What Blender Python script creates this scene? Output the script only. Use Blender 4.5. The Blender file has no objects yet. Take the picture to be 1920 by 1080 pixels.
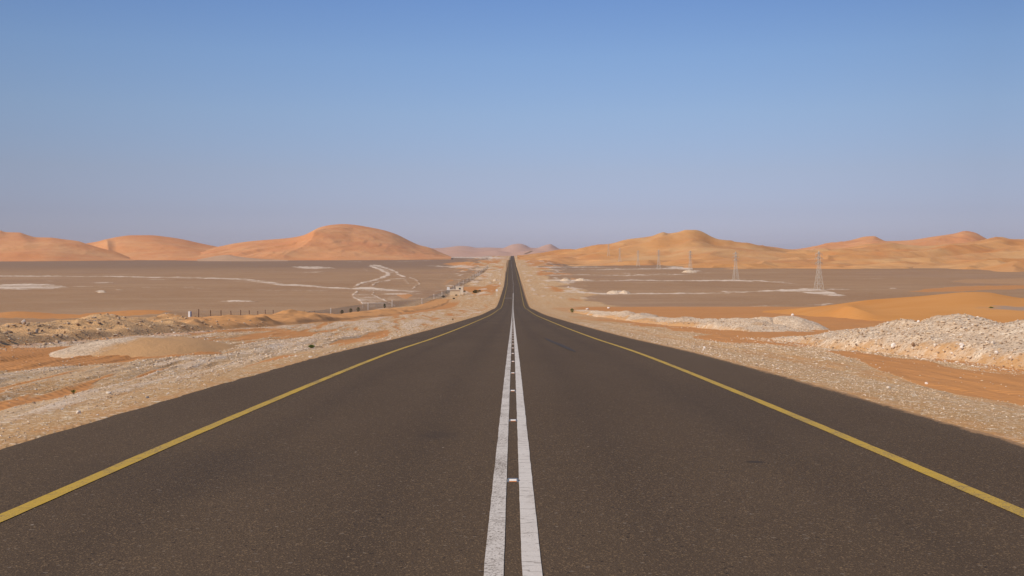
import bpy, math
import numpy as np
from mathutils import Vector

# ------------------------------------------------------------------ camera, sky, sun, exposure
F = 1867.0            # focal length in photo pixels (1920 wide): a 35 mm lens
HZ = 474.0            # photo row of the true horizon
sc = bpy.context.scene
cd = bpy.data.cameras.new('camera'); cam = bpy.data.objects.new('camera', cd)
sc.collection.objects.link(cam); sc.camera = cam
cam.location = (0, 0, 0); cam.rotation_euler = (math.radians(90), 0, 0)
cd.sensor_width = 36; cd.lens = 36 * F / 1920
cd.shift_x = -0.5 / 1920; cd.shift_y = -(540 - HZ) / 1920
cd.clip_start = 0.1; cd.clip_end = 60000

SUN_EL, SUN_AZ = math.radians(40), math.radians(-122)      # azimuth from +Y, clockwise: sun to the left, a little behind
sd = Vector((math.sin(SUN_AZ) * math.cos(SUN_EL), math.cos(SUN_AZ) * math.cos(SUN_EL), math.sin(SUN_EL)))
w = bpy.data.worlds.new('World'); sc.world = w; w.use_nodes = True
nt = w.node_tree; bg = nt.nodes['Background']
sky = nt.nodes.new('ShaderNodeTexSky'); sky.sky_type = 'NISHITA'; sky.sun_disc = False
sky.sun_elevation = SUN_EL; sky.sun_rotation = SUN_AZ
sky.altitude = 200; sky.air_density = 1.0; sky.dust_density = .5; sky.ozone_density = 3.0
bg.inputs[1].default_value = 0.10
# desert sky: the Nishita sky, made lilac towards the horizon by dust (by elevation)
tc = nt.nodes.new('ShaderNodeTexCoord'); sx = nt.nodes.new('ShaderNodeSeparateXYZ'); nt.links.new(tc.outputs['Generated'], sx.inputs[0])
mr = nt.nodes.new('ShaderNodeMapRange'); mr.inputs[2].default_value = .25; nt.links.new(sx.outputs[2], mr.inputs[0])
cr = nt.nodes.new('ShaderNodeValToRGB'); nt.links.new(mr.outputs[0], cr.inputs[0])
SKY = [(.0021, (.90, .88, 1.36)), (.0155, (.79, .77, 1.20)), (.0396, (.79, .73, 1.05)), (.0801, (.93, .82, 1.00)), (.1369, (1.05, .99, 1.11)), (.1924, (1.05, 1.07, 1.22)), (.2456, (.94, 1.03, 1.27))]
el = cr.color_ramp.elements
for i, (z_, c_) in enumerate(SKY):
    e = el[i] if i < 2 else el.new(z_/.25)
    e.position = z_/.25; e.color = (*[v/2 for v in c_], 1)
m1 = nt.nodes.new('ShaderNodeMix'); m1.data_type = 'RGBA'; m1.blend_type = 'MULTIPLY'; m1.inputs[0].default_value = 1
nt.links.new(sky.outputs[0], m1.inputs[6]); nt.links.new(cr.outputs[0], m1.inputs[7])
m2 = nt.nodes.new('ShaderNodeVectorMath'); m2.operation = 'SCALE'; m2.inputs['Scale'].default_value = 2
q1 = nt.nodes.new('ShaderNodeMath'); q1.operation = 'MULTIPLY_ADD'; nt.links.new(sx.outputs[0], q1.inputs[0]); q1.inputs[1].default_value = .95; q1.inputs[2].default_value = .12
q2 = nt.nodes.new('ShaderNodeMath'); q2.operation = 'MULTIPLY'; nt.links.new(sx.outputs[0], q2.inputs[0]); nt.links.new(q1.outputs[0], q2.inputs[1])
q3 = nt.nodes.new('ShaderNodeMath'); q3.operation = 'SUBTRACT'; q3.inputs[0].default_value = 2.0; q3.use_clamp = False
q4 = nt.nodes.new('ShaderNodeMath'); q4.operation = 'MULTIPLY'; nt.links.new(q2.outputs[0], q4.inputs[0]); q4.inputs[1].default_value = 2.0
q5 = nt.nodes.new('ShaderNodeMath'); q5.operation = 'MINIMUM'; nt.links.new(q4.outputs[0], q5.inputs[0]); q5.inputs[1].default_value = .45
nt.links.new(q5.outputs[0], q3.inputs[1]); nt.links.new(q3.outputs[0], m2.inputs['Scale'])
nt.links.new(m1.outputs[2], m2.inputs[0]); nt.links.new(m2.outputs[0], bg.inputs[0])
sl = bpy.data.lights.new('sun', 'SUN'); so = bpy.data.objects.new('sun', sl); sc.collection.objects.link(so)
sl.energy = 3.9; sl.angle = math.radians(0.5); sl.color = (1, 0.87, 0.67)
so.rotation_euler = (-sd).to_track_quat('-Z', 'Y').to_euler()
sc.view_settings.view_transform = 'Standard'; sc.view_settings.look = 'None'
sc.view_settings.exposure = 0.0; sc.view_settings.gamma = 1

HAZE = 3.6e-5
# ------------------------------------------------------------------ numeric helpers
def pchip(x, y, xq):
    x = np.asarray(x, float); y = np.asarray(y, float)
    h = np.diff(x); d = np.diff(y) / h
    m = np.zeros_like(y); m[0] = d[0]; m[-1] = d[-1]
    for i in range(1, len(x) - 1):
        if d[i-1] * d[i] > 0:
            w1 = 2*h[i] + h[i-1]; w2 = h[i] + 2*h[i-1]
            m[i] = (w1 + w2) / (w1 / d[i-1] + w2 / d[i])
    xq = np.clip(xq, x[0], x[-1]); k = np.clip(np.searchsorted(x, xq) - 1, 0, len(x) - 2)
    t = (xq - x[k]) / h[k]
    return ((1+2*t)*(1-t)**2*y[k] + t*(1-t)**2*h[k]*m[k] + t*t*(3-2*t)*y[k+1] + t*t*(t-1)*h[k]*m[k+1])
def sstep(x, a, b):
    t = np.clip((x - a) / (b - a), 0, 1); return t*t*(3 - 2*t)
def hash2(i, j, s):
    n = (i.astype(np.int64) * 374761393 + j.astype(np.int64) * 668265263 + s * 1442695041) & 0xffffffff
    n = ((n ^ (n >> 13)) * 1274126177) & 0xffffffff
    return ((n ^ (n >> 16)) & 0xffff) / 65535.0
def vnoise(x, y, s=0):
    xi = np.floor(x); yi = np.floor(y); fx = x - xi; fy = y - yi
    fx = fx*fx*(3-2*fx); fy = fy*fy*(3-2*fy); xi = xi.astype(np.int64); yi = yi.astype(np.int64)
    a = hash2(xi, yi, s); b = hash2(xi+1, yi, s); c = hash2(xi, yi+1, s); d = hash2(xi+1, yi+1, s)
    return (a*(1-fx) + b*fx)*(1-fy) + (c*(1-fx) + d*fx)*fy
def fbm(x, y, s=0, o=4):
    r = 0; a = 0.5; t = 0
    for k in range(o):
        r = r + a * vnoise(x * 2**k + 17.3*k, y * 2**k - 9.1*k, s + k); t += a; a *= 0.5
    return r / t
def ridged(x, y, s=0, o=4):
    r = 0; a = 0.5; t = 0
    for k in range(o):
        r = r + a * (1 - np.abs(2*vnoise(x * 2**k + 5.3*k, y * 2**k + 3.7*k, s + k) - 1)); t += a; a *= 0.5
    return r / t
rng = np.random.default_rng(7)

# ------------------------------------------------------------------ the lie of the land
RY = [-60, 0, 5.55, 7.14, 9.8, 15.3, 28, 45.1, 118, 164, 245, 310, 340, 401, 480, 574, 794, 1000, 1122, 1330, 1437, 1520, 1900, 2200, 2456, 2900, 3400, 3700, 4400, 14000]
RD = [1.2, 1.58, 1.80, 1.875, 1.985, 2.234, 2.868, 3.865, 7.8, 10.2, 14.0, 16.95, 17.75, 18.3, 18.5, 18.7, 17.4, 16.0, 15.4, 12.3, 10.55, 11.4, 17.0, 18.0, 17.4, 14.6, 10.9, 11.5, 17.0, 18.0]
_ty = np.concatenate([np.arange(-60, 600, .5), np.arange(600, 14000, 5.)])
_tz = -pchip(RY, RD, _ty)
def R(y): return np.interp(y, _ty, _tz)
def CX(y): return np.interp(y, [0, 323, 434, 574, 794, 1122, 1437, 1900, 2456, 3400, 14000], [0, .2, .4, .65, 0, -.8, -1.5, -1.0, .4, .9, 6])
PL = -18.2
EL, ER = -5.26, 5.42                       # asphalt edges

def base(X, Y):
    """smooth lie of the ground"""
    r = R(Y); a = X - CX(Y)
    plain = PL + 2.2 * sstep(Y, 700, 1000) * sstep(X, 60, 140)
    hill = r                                                     # the hillside the road descends
    near = np.where(Y < 380, 1.0, 0.0)
    left_edge = 29 + 0 * Y
    kl = 1 - sstep(-a, left_edge, left_edge + 26)                # left: falls off to the plain beyond the bank
    kr_near = 1 - sstep(a, 70 + 0.5*np.clip(Y, 0, 400), 160 + 0.9*np.clip(Y, 0, 400))
    wide = np.interp(Y, [0, 350, 450, 800, 1437, 3000], [0, 0, 24, 26, 45, 80])
    kr_far = 1 - sstep(a, wide, wide + 45)
    t = sstep(Y, 300, 420)
    kr = kr_near*(1-t) + kr_far*t
    kl2 = 1 - sstep(-a, wide + 4, wide + 50)
    kl = kl*(1-t) + kl2*t
    k = np.where(a < 0, kl, kr)
    z = plain*(1-k) + hill*k
    return z

def shoulder(X, Y):
    """what the road does to the ground: a bed under the asphalt, a slight fall outside it"""
    a = X - CX(Y)
    inside = sstep(a, EL + .25, EL + .9) * (1 - sstep(a, ER - .9, ER - .25))
    d = np.maximum(EL - a, a - ER)
    fall = -0.02 - 0.10 * sstep(d, 0.1, 2.5)
    fall = fall * (1 - sstep(d, 20, 40))
    return np.where(d < 0, -0.035 - inside * (0.08 + 0.002*np.abs(Y)), fall)

def rows(X, Y):
    """0..1: swept gravel rows (high) and sandy ruts (low) running obliquely along the verges"""
    u = X + 3.2*fbm(Y*.045, X*.05, 81, 3) + .10*Y*(X < 0)
    a = fbm(u*.75, Y*.035, 82, 3); b = fbm(u*2.3, Y*.07, 83, 3); c = fbm(u*6.5, Y*.22, 84, 2)
    return sstep(.45*a + .35*b + .20*c, .36, .62)
def bumps(X, Y):
    b = 0
    a = X - CX(Y)
    d = np.maximum(EL - a, a - ER)
    n = sstep(d, 0.3, 3)
    wr = np.clip(1 - Y/260, 0, 1)
    # wheel ruts and drifted sand on the verges, running with the road
    vr = n*np.clip(1.25 - Y/160, 0, 1)*np.where(a < 0, 1 - sstep(-a, 17, 20), .45*(1 - sstep(a, 10, 12)))
    b = b + vr * .085 * (rows(X, Y) - .5)
    b = b + n * wr * 0.14 * (fbm(X*0.9 + 0.35*vnoise(X*.1, Y*.08, 3)*6, Y*0.06, 11, 4) - .5) * (1 + .6*(X < 0))
    b = b + n * wr * 0.09 * (fbm(X*3.2, Y*0.45, 12, 3) - .5)
    b = b + sstep(d, 4, 12) * 0.35 * (fbm(X*.13, Y*.09, 15, 4) - .5) * np.clip(1.2 - Y/600, 0, 1)
    # two low orange dunes on the left plain, and general unevenness
    b = b + 1.5*np.exp(-(((X+107)/13)**2 + ((Y-290)/11)**2)) + 1.25*np.exp(-(((X+142)/9)**2 + ((Y-284)/9)**2)) + .5*np.exp(-(((X+126)/16)**2 + ((Y-284)/9)**2))
    b = b + sstep(np.abs(a), 60, 200) * sstep(Y, 240, 420) * 0.5 * (fbm(X*.012, Y*.012, 31, 4) - .5)
    # bumpy ground beside the far road
    b = b + sstep(d, 2, 14) * sstep(Y, 360, 500) * (1 - sstep(np.abs(a), 70, 140)) * 1.1 * (fbm(X*.05, Y*.02, 32, 4) - .45)
    return b

def ground_z(X, Y):
    X = np.asarray(X, float); Y = np.asarray(Y, float)
    return base(X, Y) + shoulder(X, Y) + bumps(X, Y)
def gz(x, y): return float(ground_z(np.array([x]), np.array([y]))[0])

def spot(px, py, surf=None, y0=6, y1=3500):
    """photo reading -> the point of the ground it shows"""
    ys = y0 * (y1/y0) ** np.linspace(0, 1, 6000); xs = (px - 960.5)/F*ys
    z = (surf or ground_z)(xs, ys); ray = -(py - HZ)/F*ys
    k = int(np.argmax(z >= ray)); return float(xs[k]), float(ys[k]), float(z[k])

# ------------------------------------------------------------------ colour map of the ground (world map; read on the smooth ground)
def band(px, yv, pts, soft=1.5):
    p = np.array(pts, float)
    t = np.interp(px, p[:, 0], p[:, 1]); b = np.interp(px, p[:, 0], p[:, 2])
    ex = np.minimum(px - p[0, 0], p[-1, 0] - px)
    tap = np.clip(ex/np.minimum(30, .3*(p[-1, 0]-p[0, 0])), 0, 1)**.7; mid = .5*(t+b); hw = .5*(b-t)*tap
    v = hw - np.abs(yv - mid)
    return np.clip(v/soft + .5, 0, 1) * np.clip(ex/4 + .5, 0, 1)
def line(px, yv, pts, wdt=2.0, soft=1.0):
    """a track that may double back: distance to a polyline, in map units"""
    r = np.full(px.shape, 1e9)
    for (x0, y0), (x1, y1) in zip(pts[:-1], pts[1:]):
        dx, dy = x1-x0, y1-y0; L = dx*dx + dy*dy + 1e-9
        t = np.clip(((px-x0)*dx + (yv-y0)*dy)/L, 0, 1)
        q = np.hypot((px-x0-t*dx), (yv-y0-t*dy)); r = np.minimum(r, q)
    return np.clip((wdt/2 - r)/soft + .5, 0, 1)

WHITE_BANDS = [  # (photo column, far row, near row)
 (.85, [(-200, 515.5, 517), (0, 516.8, 518.6), (200, 518, 519.8), (400, 520.5, 523.3), (462, 523, 527), (525, 530.5, 535.5), (567, 533.5, 537.5), (629, 539, 542), (671, 541.5, 544)]),
 (.35, [(-50, 510.8, 512), (52, 511, 512.2)]), (.3, [(85, 512, 514), (260, 513.5, 515)]), (.35, [(430, 523, 530), (530, 528, 533)]),
 (.8, [(-150, 533, 541), (0, 533.5, 542.5), (45, 532, 543), (90, 533, 543), (130, 536, 540)]),
 (.5, [(125, 535.5, 538), (220, 537.4, 539), (400, 541.5, 543.5), (640, 545.5, 547)]),
 (.75, [(165, 530, 531), (190, 529.6, 531.2), (214, 529, 530.6)]), (.7, [(272, 523.6, 525.2), (330, 523.6, 525)]),
 (.7, [(80, 526.6, 528), (106, 526.6, 527.6)]), (.7, [(340, 538, 540), (366, 538, 539.4)]), (.8, [(178, 546, 548.6), (198, 545, 548.2)]), (.7, [(216, 543, 544.8), (234, 543, 544.6)]),
 (.95, [(544, 499.8, 501), (560, 500, 503.5), (590, 500.4, 504.6), (620, 501, 503.6), (633, 503.6, 505)]),
 (.75, [(552, 510, 511), (575, 510, 511.6), (603, 508, 511), (612, 507, 509)]), (.5, [(488, 504.5, 506), (502, 502.6, 504)]), (.5, [(508, 507, 508.4), (516, 507, 508)]),
 (.6, [(640, 490.4, 491.5), (694, 490.2, 491.6)]), (.9, [(637, 485.6, 487), (662, 484.6, 487.2), (694, 485.6, 487)]), (.9, [(708, 484.6, 486.6), (740, 483.2, 486.8), (779, 484, 486)]),
 (.6, [(721, 491.2, 492.4), (800, 488, 489.2), (835, 482.6, 484)]),
 (.9, [(826, 482.6, 484.4), (860, 481.6, 484), (900, 481, 485), (930, 480.6, 486), (948, 480.6, 488)]),
 (.7, [(793, 497, 499), (840, 498.5, 501.5), (870, 497, 503.5), (905, 499, 503.5)]), (.4, [(840, 522.6, 524.6), (858, 522.6, 524.6)]),
 (.85, [(412, 565, 566.2), (440, 564, 566.8), (484, 564.4, 566.4)]), (.3, [(490, 545, 547), (620, 552, 554)]), (.3, [(600, 559, 561), (660, 560, 562)]),
 (.9, [(655, 540.5, 544), (672, 539, 546), (690, 538.6, 546), (712, 541, 545), (800, 547, 549)]),
 (.55, [(657, 547, 553), (672, 549, 566), (690, 551, 576), (706, 558, 580), (720, 564, 580), (738, 571, 580)]),
 (.6, [(700, 549.5, 552), (738, 550, 554), (770, 549, 552), (800, 550, 553)]), (.4, [(712, 555, 563), (790, 552, 566)]), (.3, [(730, 562, 576), (830, 548, 556)]),
 # right of the road
 (.85, [(1022, 547, 549), (1085, 546.4, 549), (1130, 549, 552.4), (1200, 550.2, 552.6), (1300, 549, 551.8), (1420, 545.6, 548.8), (1480, 543, 547), (1502, 541, 548), (1540, 542.5, 553), (1562, 548, 556), (1590, 554, 556.6)]),
 (.8, [(1534, 541.4, 543), (1590, 542.4, 543.8), (1604, 542.6, 543.4)]), (.85, [(1136, 548, 550), (1150, 545.4, 550), (1172, 544.4, 551), (1184, 548, 551)]),
 (.8, [(1005, 524.8, 527), (1060, 523.4, 528), (1090, 523.4, 528), (1115, 525, 527), (1200, 525.8, 527.6), (1300, 525.6, 527.4), (1360, 524, 527.2), (1420, 525, 527.4), (1450, 528, 530.4), (1500, 531.6, 534)]), (.6, [(1450, 528, 529.5), (1475, 527, 529)]),
 (.75, [(1003, 515.8, 518), (1040, 515, 518), (1110, 515.4, 517), (1160, 515.4, 517), (1300, 514.6, 516.4)]), (.65, [(1030, 505.4, 507), (1160, 505, 506.4)]), (.6, [(1150, 512.4, 513.8), (1290, 512.6, 514), (1348, 511.6, 513.4)]),
 (.8, [(1000, 501, 503), (1120, 500.4, 502), (1160, 500.8, 502)]), (.85, [(1120, 504.6, 506.2), (1200, 503.6, 505.4), (1260, 502.6, 504.8), (1300, 504, 507)]),
 (.95, [(1246, 499.4, 501.4), (1268, 500, 504), (1290, 501.8, 505.8), (1302, 501, 505)]), (.95, [(1290, 506.6, 509.6), (1303, 507.4, 511), (1322, 508, 510)]),
 (.8, [(1508, 571.6, 573.4), (1540, 570.8, 573), (1568, 569, 571.6)]), (.7, [(1400, 574, 575.6), (1470, 572.4, 574.4), (1490, 573, 574.6)]), (.9, [(1664, 540, 541.8), (1680, 540.6, 542)]), (.7, [(1620, 541, 543), (1626, 541, 543)]),
 (.5, [(1590, 522, 523.6), (1700, 522, 523.4)]), (.35, [(1780, 542, 544), (1830, 541, 543)]),
 # verges of the near road
 (.5, [(0, 640, 647), (160, 634, 645), (250, 630, 640), (330, 622, 630), (420, 613, 617), (520, 607, 612), (600, 603, 609)]),
]
WHITE_LINES = [
 (.9, 3.2, [(694, 498), (712, 506), (733, 514.6), (708, 523), (687.5, 529), (667, 537.5)]),
 (.9, 3.2, [(700, 497.5), (712.5, 499), (737.5, 508), (758, 520)]), (.7, 2.5, [(698, 538), (712.5, 529), (733, 524), (752, 522), (764.6, 529), (768, 532)]),
 (.7, 2.4, [(767, 521), (783, 527), (787.5, 533), (777, 541.7)]), (.85, 2.6, [(668, 547), (659, 551), (660, 556), (676, 564), (680, 570), (679, 578)]),
 (.8, 2.4, [(700, 548), (696, 552), (712, 560), (733, 569), (741, 574)]), (.5, 2, [(681, 503), (688, 508)]),
 (.5, 5, [(700, 500), (735, 512)]), (.34, 8, [(712, 501), (735, 512), (712, 523), (680, 536)]), (.30, 8, [(735, 512), (770, 528), (782, 536)]), (.3, 9, [(668, 542), (800, 547)]),
]
SAND_BANDS = [
 (1, [(-120, 588, 598), (0, 589, 599), (25, 588, 599), (60, 590, 598), (150, 594, 598.5), (180, 592, 598), (230, 583, 596.5), (280, 582, 595), (330, 588, 592)]),
 (.8, [(828, 492.5, 497.5), (860, 491, 498.5), (905, 491, 499)]), (.85, [(742, 551, 556), (758, 550, 560), (775, 551, 556)]),
 (1, [(-150, 646, 700), (0, 646, 688), (130, 645, 680), (230, 647, 673), (330, 650, 665), (420, 654, 659)]),
 (.9, [(280, 625, 630), (340, 620, 627), (450, 615, 622), (540, 611, 615)]),
 (1, [(1060, 589, 596), (1120, 590, 600), (1200, 596, 604), (1280, 606, 612)]),
 (1, [(1300, 627, 632), (1400, 617, 640), (1500, 612, 643), (1560, 605, 640), (1600, 600, 636)]),
 (1, [(1545, 648, 652), (1600, 648, 662), (1650, 657, 684), (1740, 668, 712), (1800, 683, 727), (1900, 690, 740), (2100, 700, 790)]),
 (.5, [(1780, 523, 531), (1920, 521, 534), (2200, 520, 540)]), (.7, [(1700, 544, 549), (1800, 536, 547), (1920, 534, 541), (2200, 533, 545)]),
 (.8, [(905, 535, 546), (940, 531, 540)]), (.75, [(1008, 536, 546), (1050, 536, 543)]), (.6, [(900, 487, 494), (935, 488, 493)]),
 (.9, [(980, 482, 500), (1020, 480, 494), (1120, 480, 498), (1200, 480, 499)]),
]
def ground_masks(X, Y):
    Ys = np.where(Y > 4, Y, 4.0)
    B = base(X, Ys); fr = Y > 4
    wob = 1 + 0*X
    px = 960.5 + X/Ys*F; yv = HZ - B/Ys*F
    # ragged outlines, in metres
    n1 = fbm(X*.35, Ys*.12, 41, 4) - .5; n2 = fbm(X*.03, Ys*.018, 44, 4) - .5
    yv = yv + np.clip(n1*14*np.clip(40/Ys, 0, 1.), -9, 9) + n2*3.0*np.clip(300/Ys, 0, 1) + (fbm(X*.25, Ys*.10, 46, 3) - .5)*2.2
    px = px + n1*30*np.clip(40/Ys, 0, 1) + n2*12
    a = X - CX(Ys); d = np.maximum(EL - a, a - ER)
    white = np.zeros_like(X); sand = np.zeros_like(X)
    for s, p in WHITE_BANDS: white = np.maximum(white, s*band(px, yv, p))
    for s, wd, p in WHITE_LINES: white = np.maximum(white, s*line(px, yv, p, wd))
    brk = .60 + .40*sstep(.6*fbm(X*.10, Ys*.05, 51, 5) + .4*fbm(X*.5, Ys*.2, 52, 3), .36, .56)
    white = white*brk
    white = white*np.where(Ys > 240, .62 + .38*sstep(fbm(X*.022, Ys*.14, 57, 4), .40, .54), 1)
    wv = 14 + .034*Ys; fv = sstep(Ys, 330, 420)*sstep(d, 1, 5)*(1 - sstep(np.abs(a), wv, wv*1.5))
    white = np.maximum(white, .55*fv*sstep(fbm(X*.22, Ys*.045, 53, 5), .52, .66))
    sand = np.maximum(sand, .75*fv*sstep(fbm(X*.09, Ys*.016, 54, 5), .48, .62))
    for s, p in SAND_BANDS: sand = np.maximum(sand, s*band(px, yv, p, 1.6 if max(q[2] for q in p) < 600 else 4.5))
    # brown gravel plain
    far = sstep(Y, 300, 345)
    k = np.where(a < 0, sstep(-a, 31, 44), sstep(a, 24, 48))
    wide = np.interp(Ys, [0, 350, 450, 800, 1437, 3000], [24, 24, 26, 22, 40, 60])
    kf = sstep(np.abs(a) + 16*n2*2, wide, wide + 12)
    plain = np.where(a < 0, np.where(Y < 380, k, kf), kf*far)
    plain = plain * (1 - sand)
    white = white * (1 - .0*sand)
    # right hillside beyond the gravel shoulder is blown sand
    hs = (1 - far) * sstep(a + 5*n1, 10.0, 12.0)
    sand = np.maximum(sand, hs)
    gra = np.interp(Ys, [0, 60, 130, 300], [0, 0, 1, 1]) * (1 - sstep(a, 17, 24)) * (a > 0)
    sand = sand * (1 - .55*gra)
    # left bank belt beyond the verge, seen edge-on
    sand = np.maximum(sand, (a < 0) * sstep(-a, 18, 20) * (1 - sstep(-a, 30, 34)) * (1 - sstep(Y, 330, 420)) * .8)
    # chalk specks, verge streaks (amount)
    verge = sstep(d, .5, 1.6) * (1 - plain)
    rw = rows(X, Ys); vq = verge*(1 - sand)*np.where(a < 0, 1.0, .45)*np.clip(1.6 - Ys/330, .3, 1)
    white = np.maximum(white, .52*vq*sstep(rw, .55, .95)); sand = np.maximum(sand, .85*vq*(1 - sstep(rw, .08, .42)))
    vl = verge * (1 - sand) * np.where(a < 0, .55, .3)
    plain = np.where(fr, plain, 0)
    white = np.where(fr, white, 0) * sstep(d, .3, 1.2)
    edge = 1 - sstep(d, .15, 1.1)
    sand = np.maximum(sand, edge*.35)
    return np.clip(sand, 0, 1), np.clip(white, 0, 1), np.clip(plain, 0, 1), np.clip(vl, 0, 1)

# ------------------------------------------------------------------ node helpers and materials
class NT:
    def __init__(s, name):
        s.m = bpy.data.materials.new(name); s.m.use_nodes = True; s.t = s.m.node_tree
        s.b = s.t.nodes['Principled BSDF']; s.b.inputs['Roughness'].default_value = .9
        s.b.inputs['Specular IOR Level'].default_value = .15
        s.pos = s.t.nodes.new('ShaderNodeNewGeometry').outputs['Position']
    def n(s, typ, **kw):
        k = s.t.nodes.new(typ)
        for a, v in kw.items(): setattr(k, a, v)
        return k
    def l(s, a, b): s.t.links.new(a, b)
    def val(s, sock, v):
        if hasattr(v, 'is_output') or isinstance(v, bpy.types.NodeSocket): s.l(v, sock)
        else: sock.default_value = v
    def vec(s, scale=(1, 1, 1), src=None):
        k = s.n('ShaderNodeMapping'); s.l(src or s.pos, k.inputs[0]); k.inputs['Scale'].default_value = scale; return k.outputs[0]
    def noise(s, scale, detail=4, rough=.55, v=None, dist=0):
        k = s.n('ShaderNodeTexNoise'); s.l(v or s.pos, k.inputs['Vector']); k.inputs['Scale'].default_value = scale
        k.inputs['Detail'].default_value = detail; k.inputs['Roughness'].default_value = rough; k.inputs['Distortion'].default_value = dist
        return k.outputs['Fac']
    def voro(s, scale, v=None, out='Color', feat='F1'):
        k = s.n('ShaderNodeTexVoronoi', feature=feat); s.l(v or s.pos, k.inputs['Vector']); k.inputs['Scale'].default_value = scale
        return k.outputs[out]
    def math(s, op, a, b=0.0, c=0.0, clamp=False):
        k = s.n('ShaderNodeMath', operation=op, use_clamp=clamp)
        s.val(k.inputs[0], a); s.val(k.inputs[1], b); s.val(k.inputs[2], c); return k.outputs[0]
    def rng(s, v, a, b, c=0.0, d=1.0):
        k = s.n('ShaderNodeMapRange'); s.val(k.inputs[0], v)
        for i, q in enumerate((a, b, c, d)): s.val(k.inputs[i+1], q)
        return k.outputs[0]
    def mix(s, f, a, b, mode='MIX'):
        k = s.n('ShaderNodeMix', data_type='RGBA', blend_type=mode)
        s.val(k.inputs[0], f); 
        for sock, v in ((k.inputs[6], a), (k.inputs[7], b)):
            if isinstance(v, tuple): v = (*v, 1) if len(v) == 3 else v
            s.val(sock, v)
        return k.outputs[2]
    def attr(s, name): 
        k = s.n('ShaderNodeAttribute'); k.attribute_name = name; return k
    def sep(s, c):
        k = s.n('ShaderNodeSeparateColor'); s.l(c, k.inputs[0]); return k.outputs
    def bump(s, h, dist, strength=1.0, prev=None):
        k = s.n('ShaderNodeBump'); s.l(h, k.inputs['Height']); k.inputs['Distance'].default_value = dist; k.inputs['Strength'].default_value = strength
        if prev is not None: s.l(prev, k.inputs['Normal'])
        return k.outputs[0]
    def out(s, col=None, nrm=None, rough=None):
        if col is not None: s.val(s.b.inputs['Base Color'], (*col, 1) if isinstance(col, tuple) else col)
        if nrm is not None: s.l(nrm, s.b.inputs['Normal'])
        if rough is not None: s.val(s.b.inputs['Roughness'], rough)
        return s.m

C_SAND = (.540, .232, .072); C_SAND2 = (.585, .280, .100)
C_TAN = (.54, .375, .245); C_WHITE = (.71, .54, .36); C_PLAIN = (0.342, 0.193, 0.095); C_PLAIN2 = (0.396, 0.233, 0.119)

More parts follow.
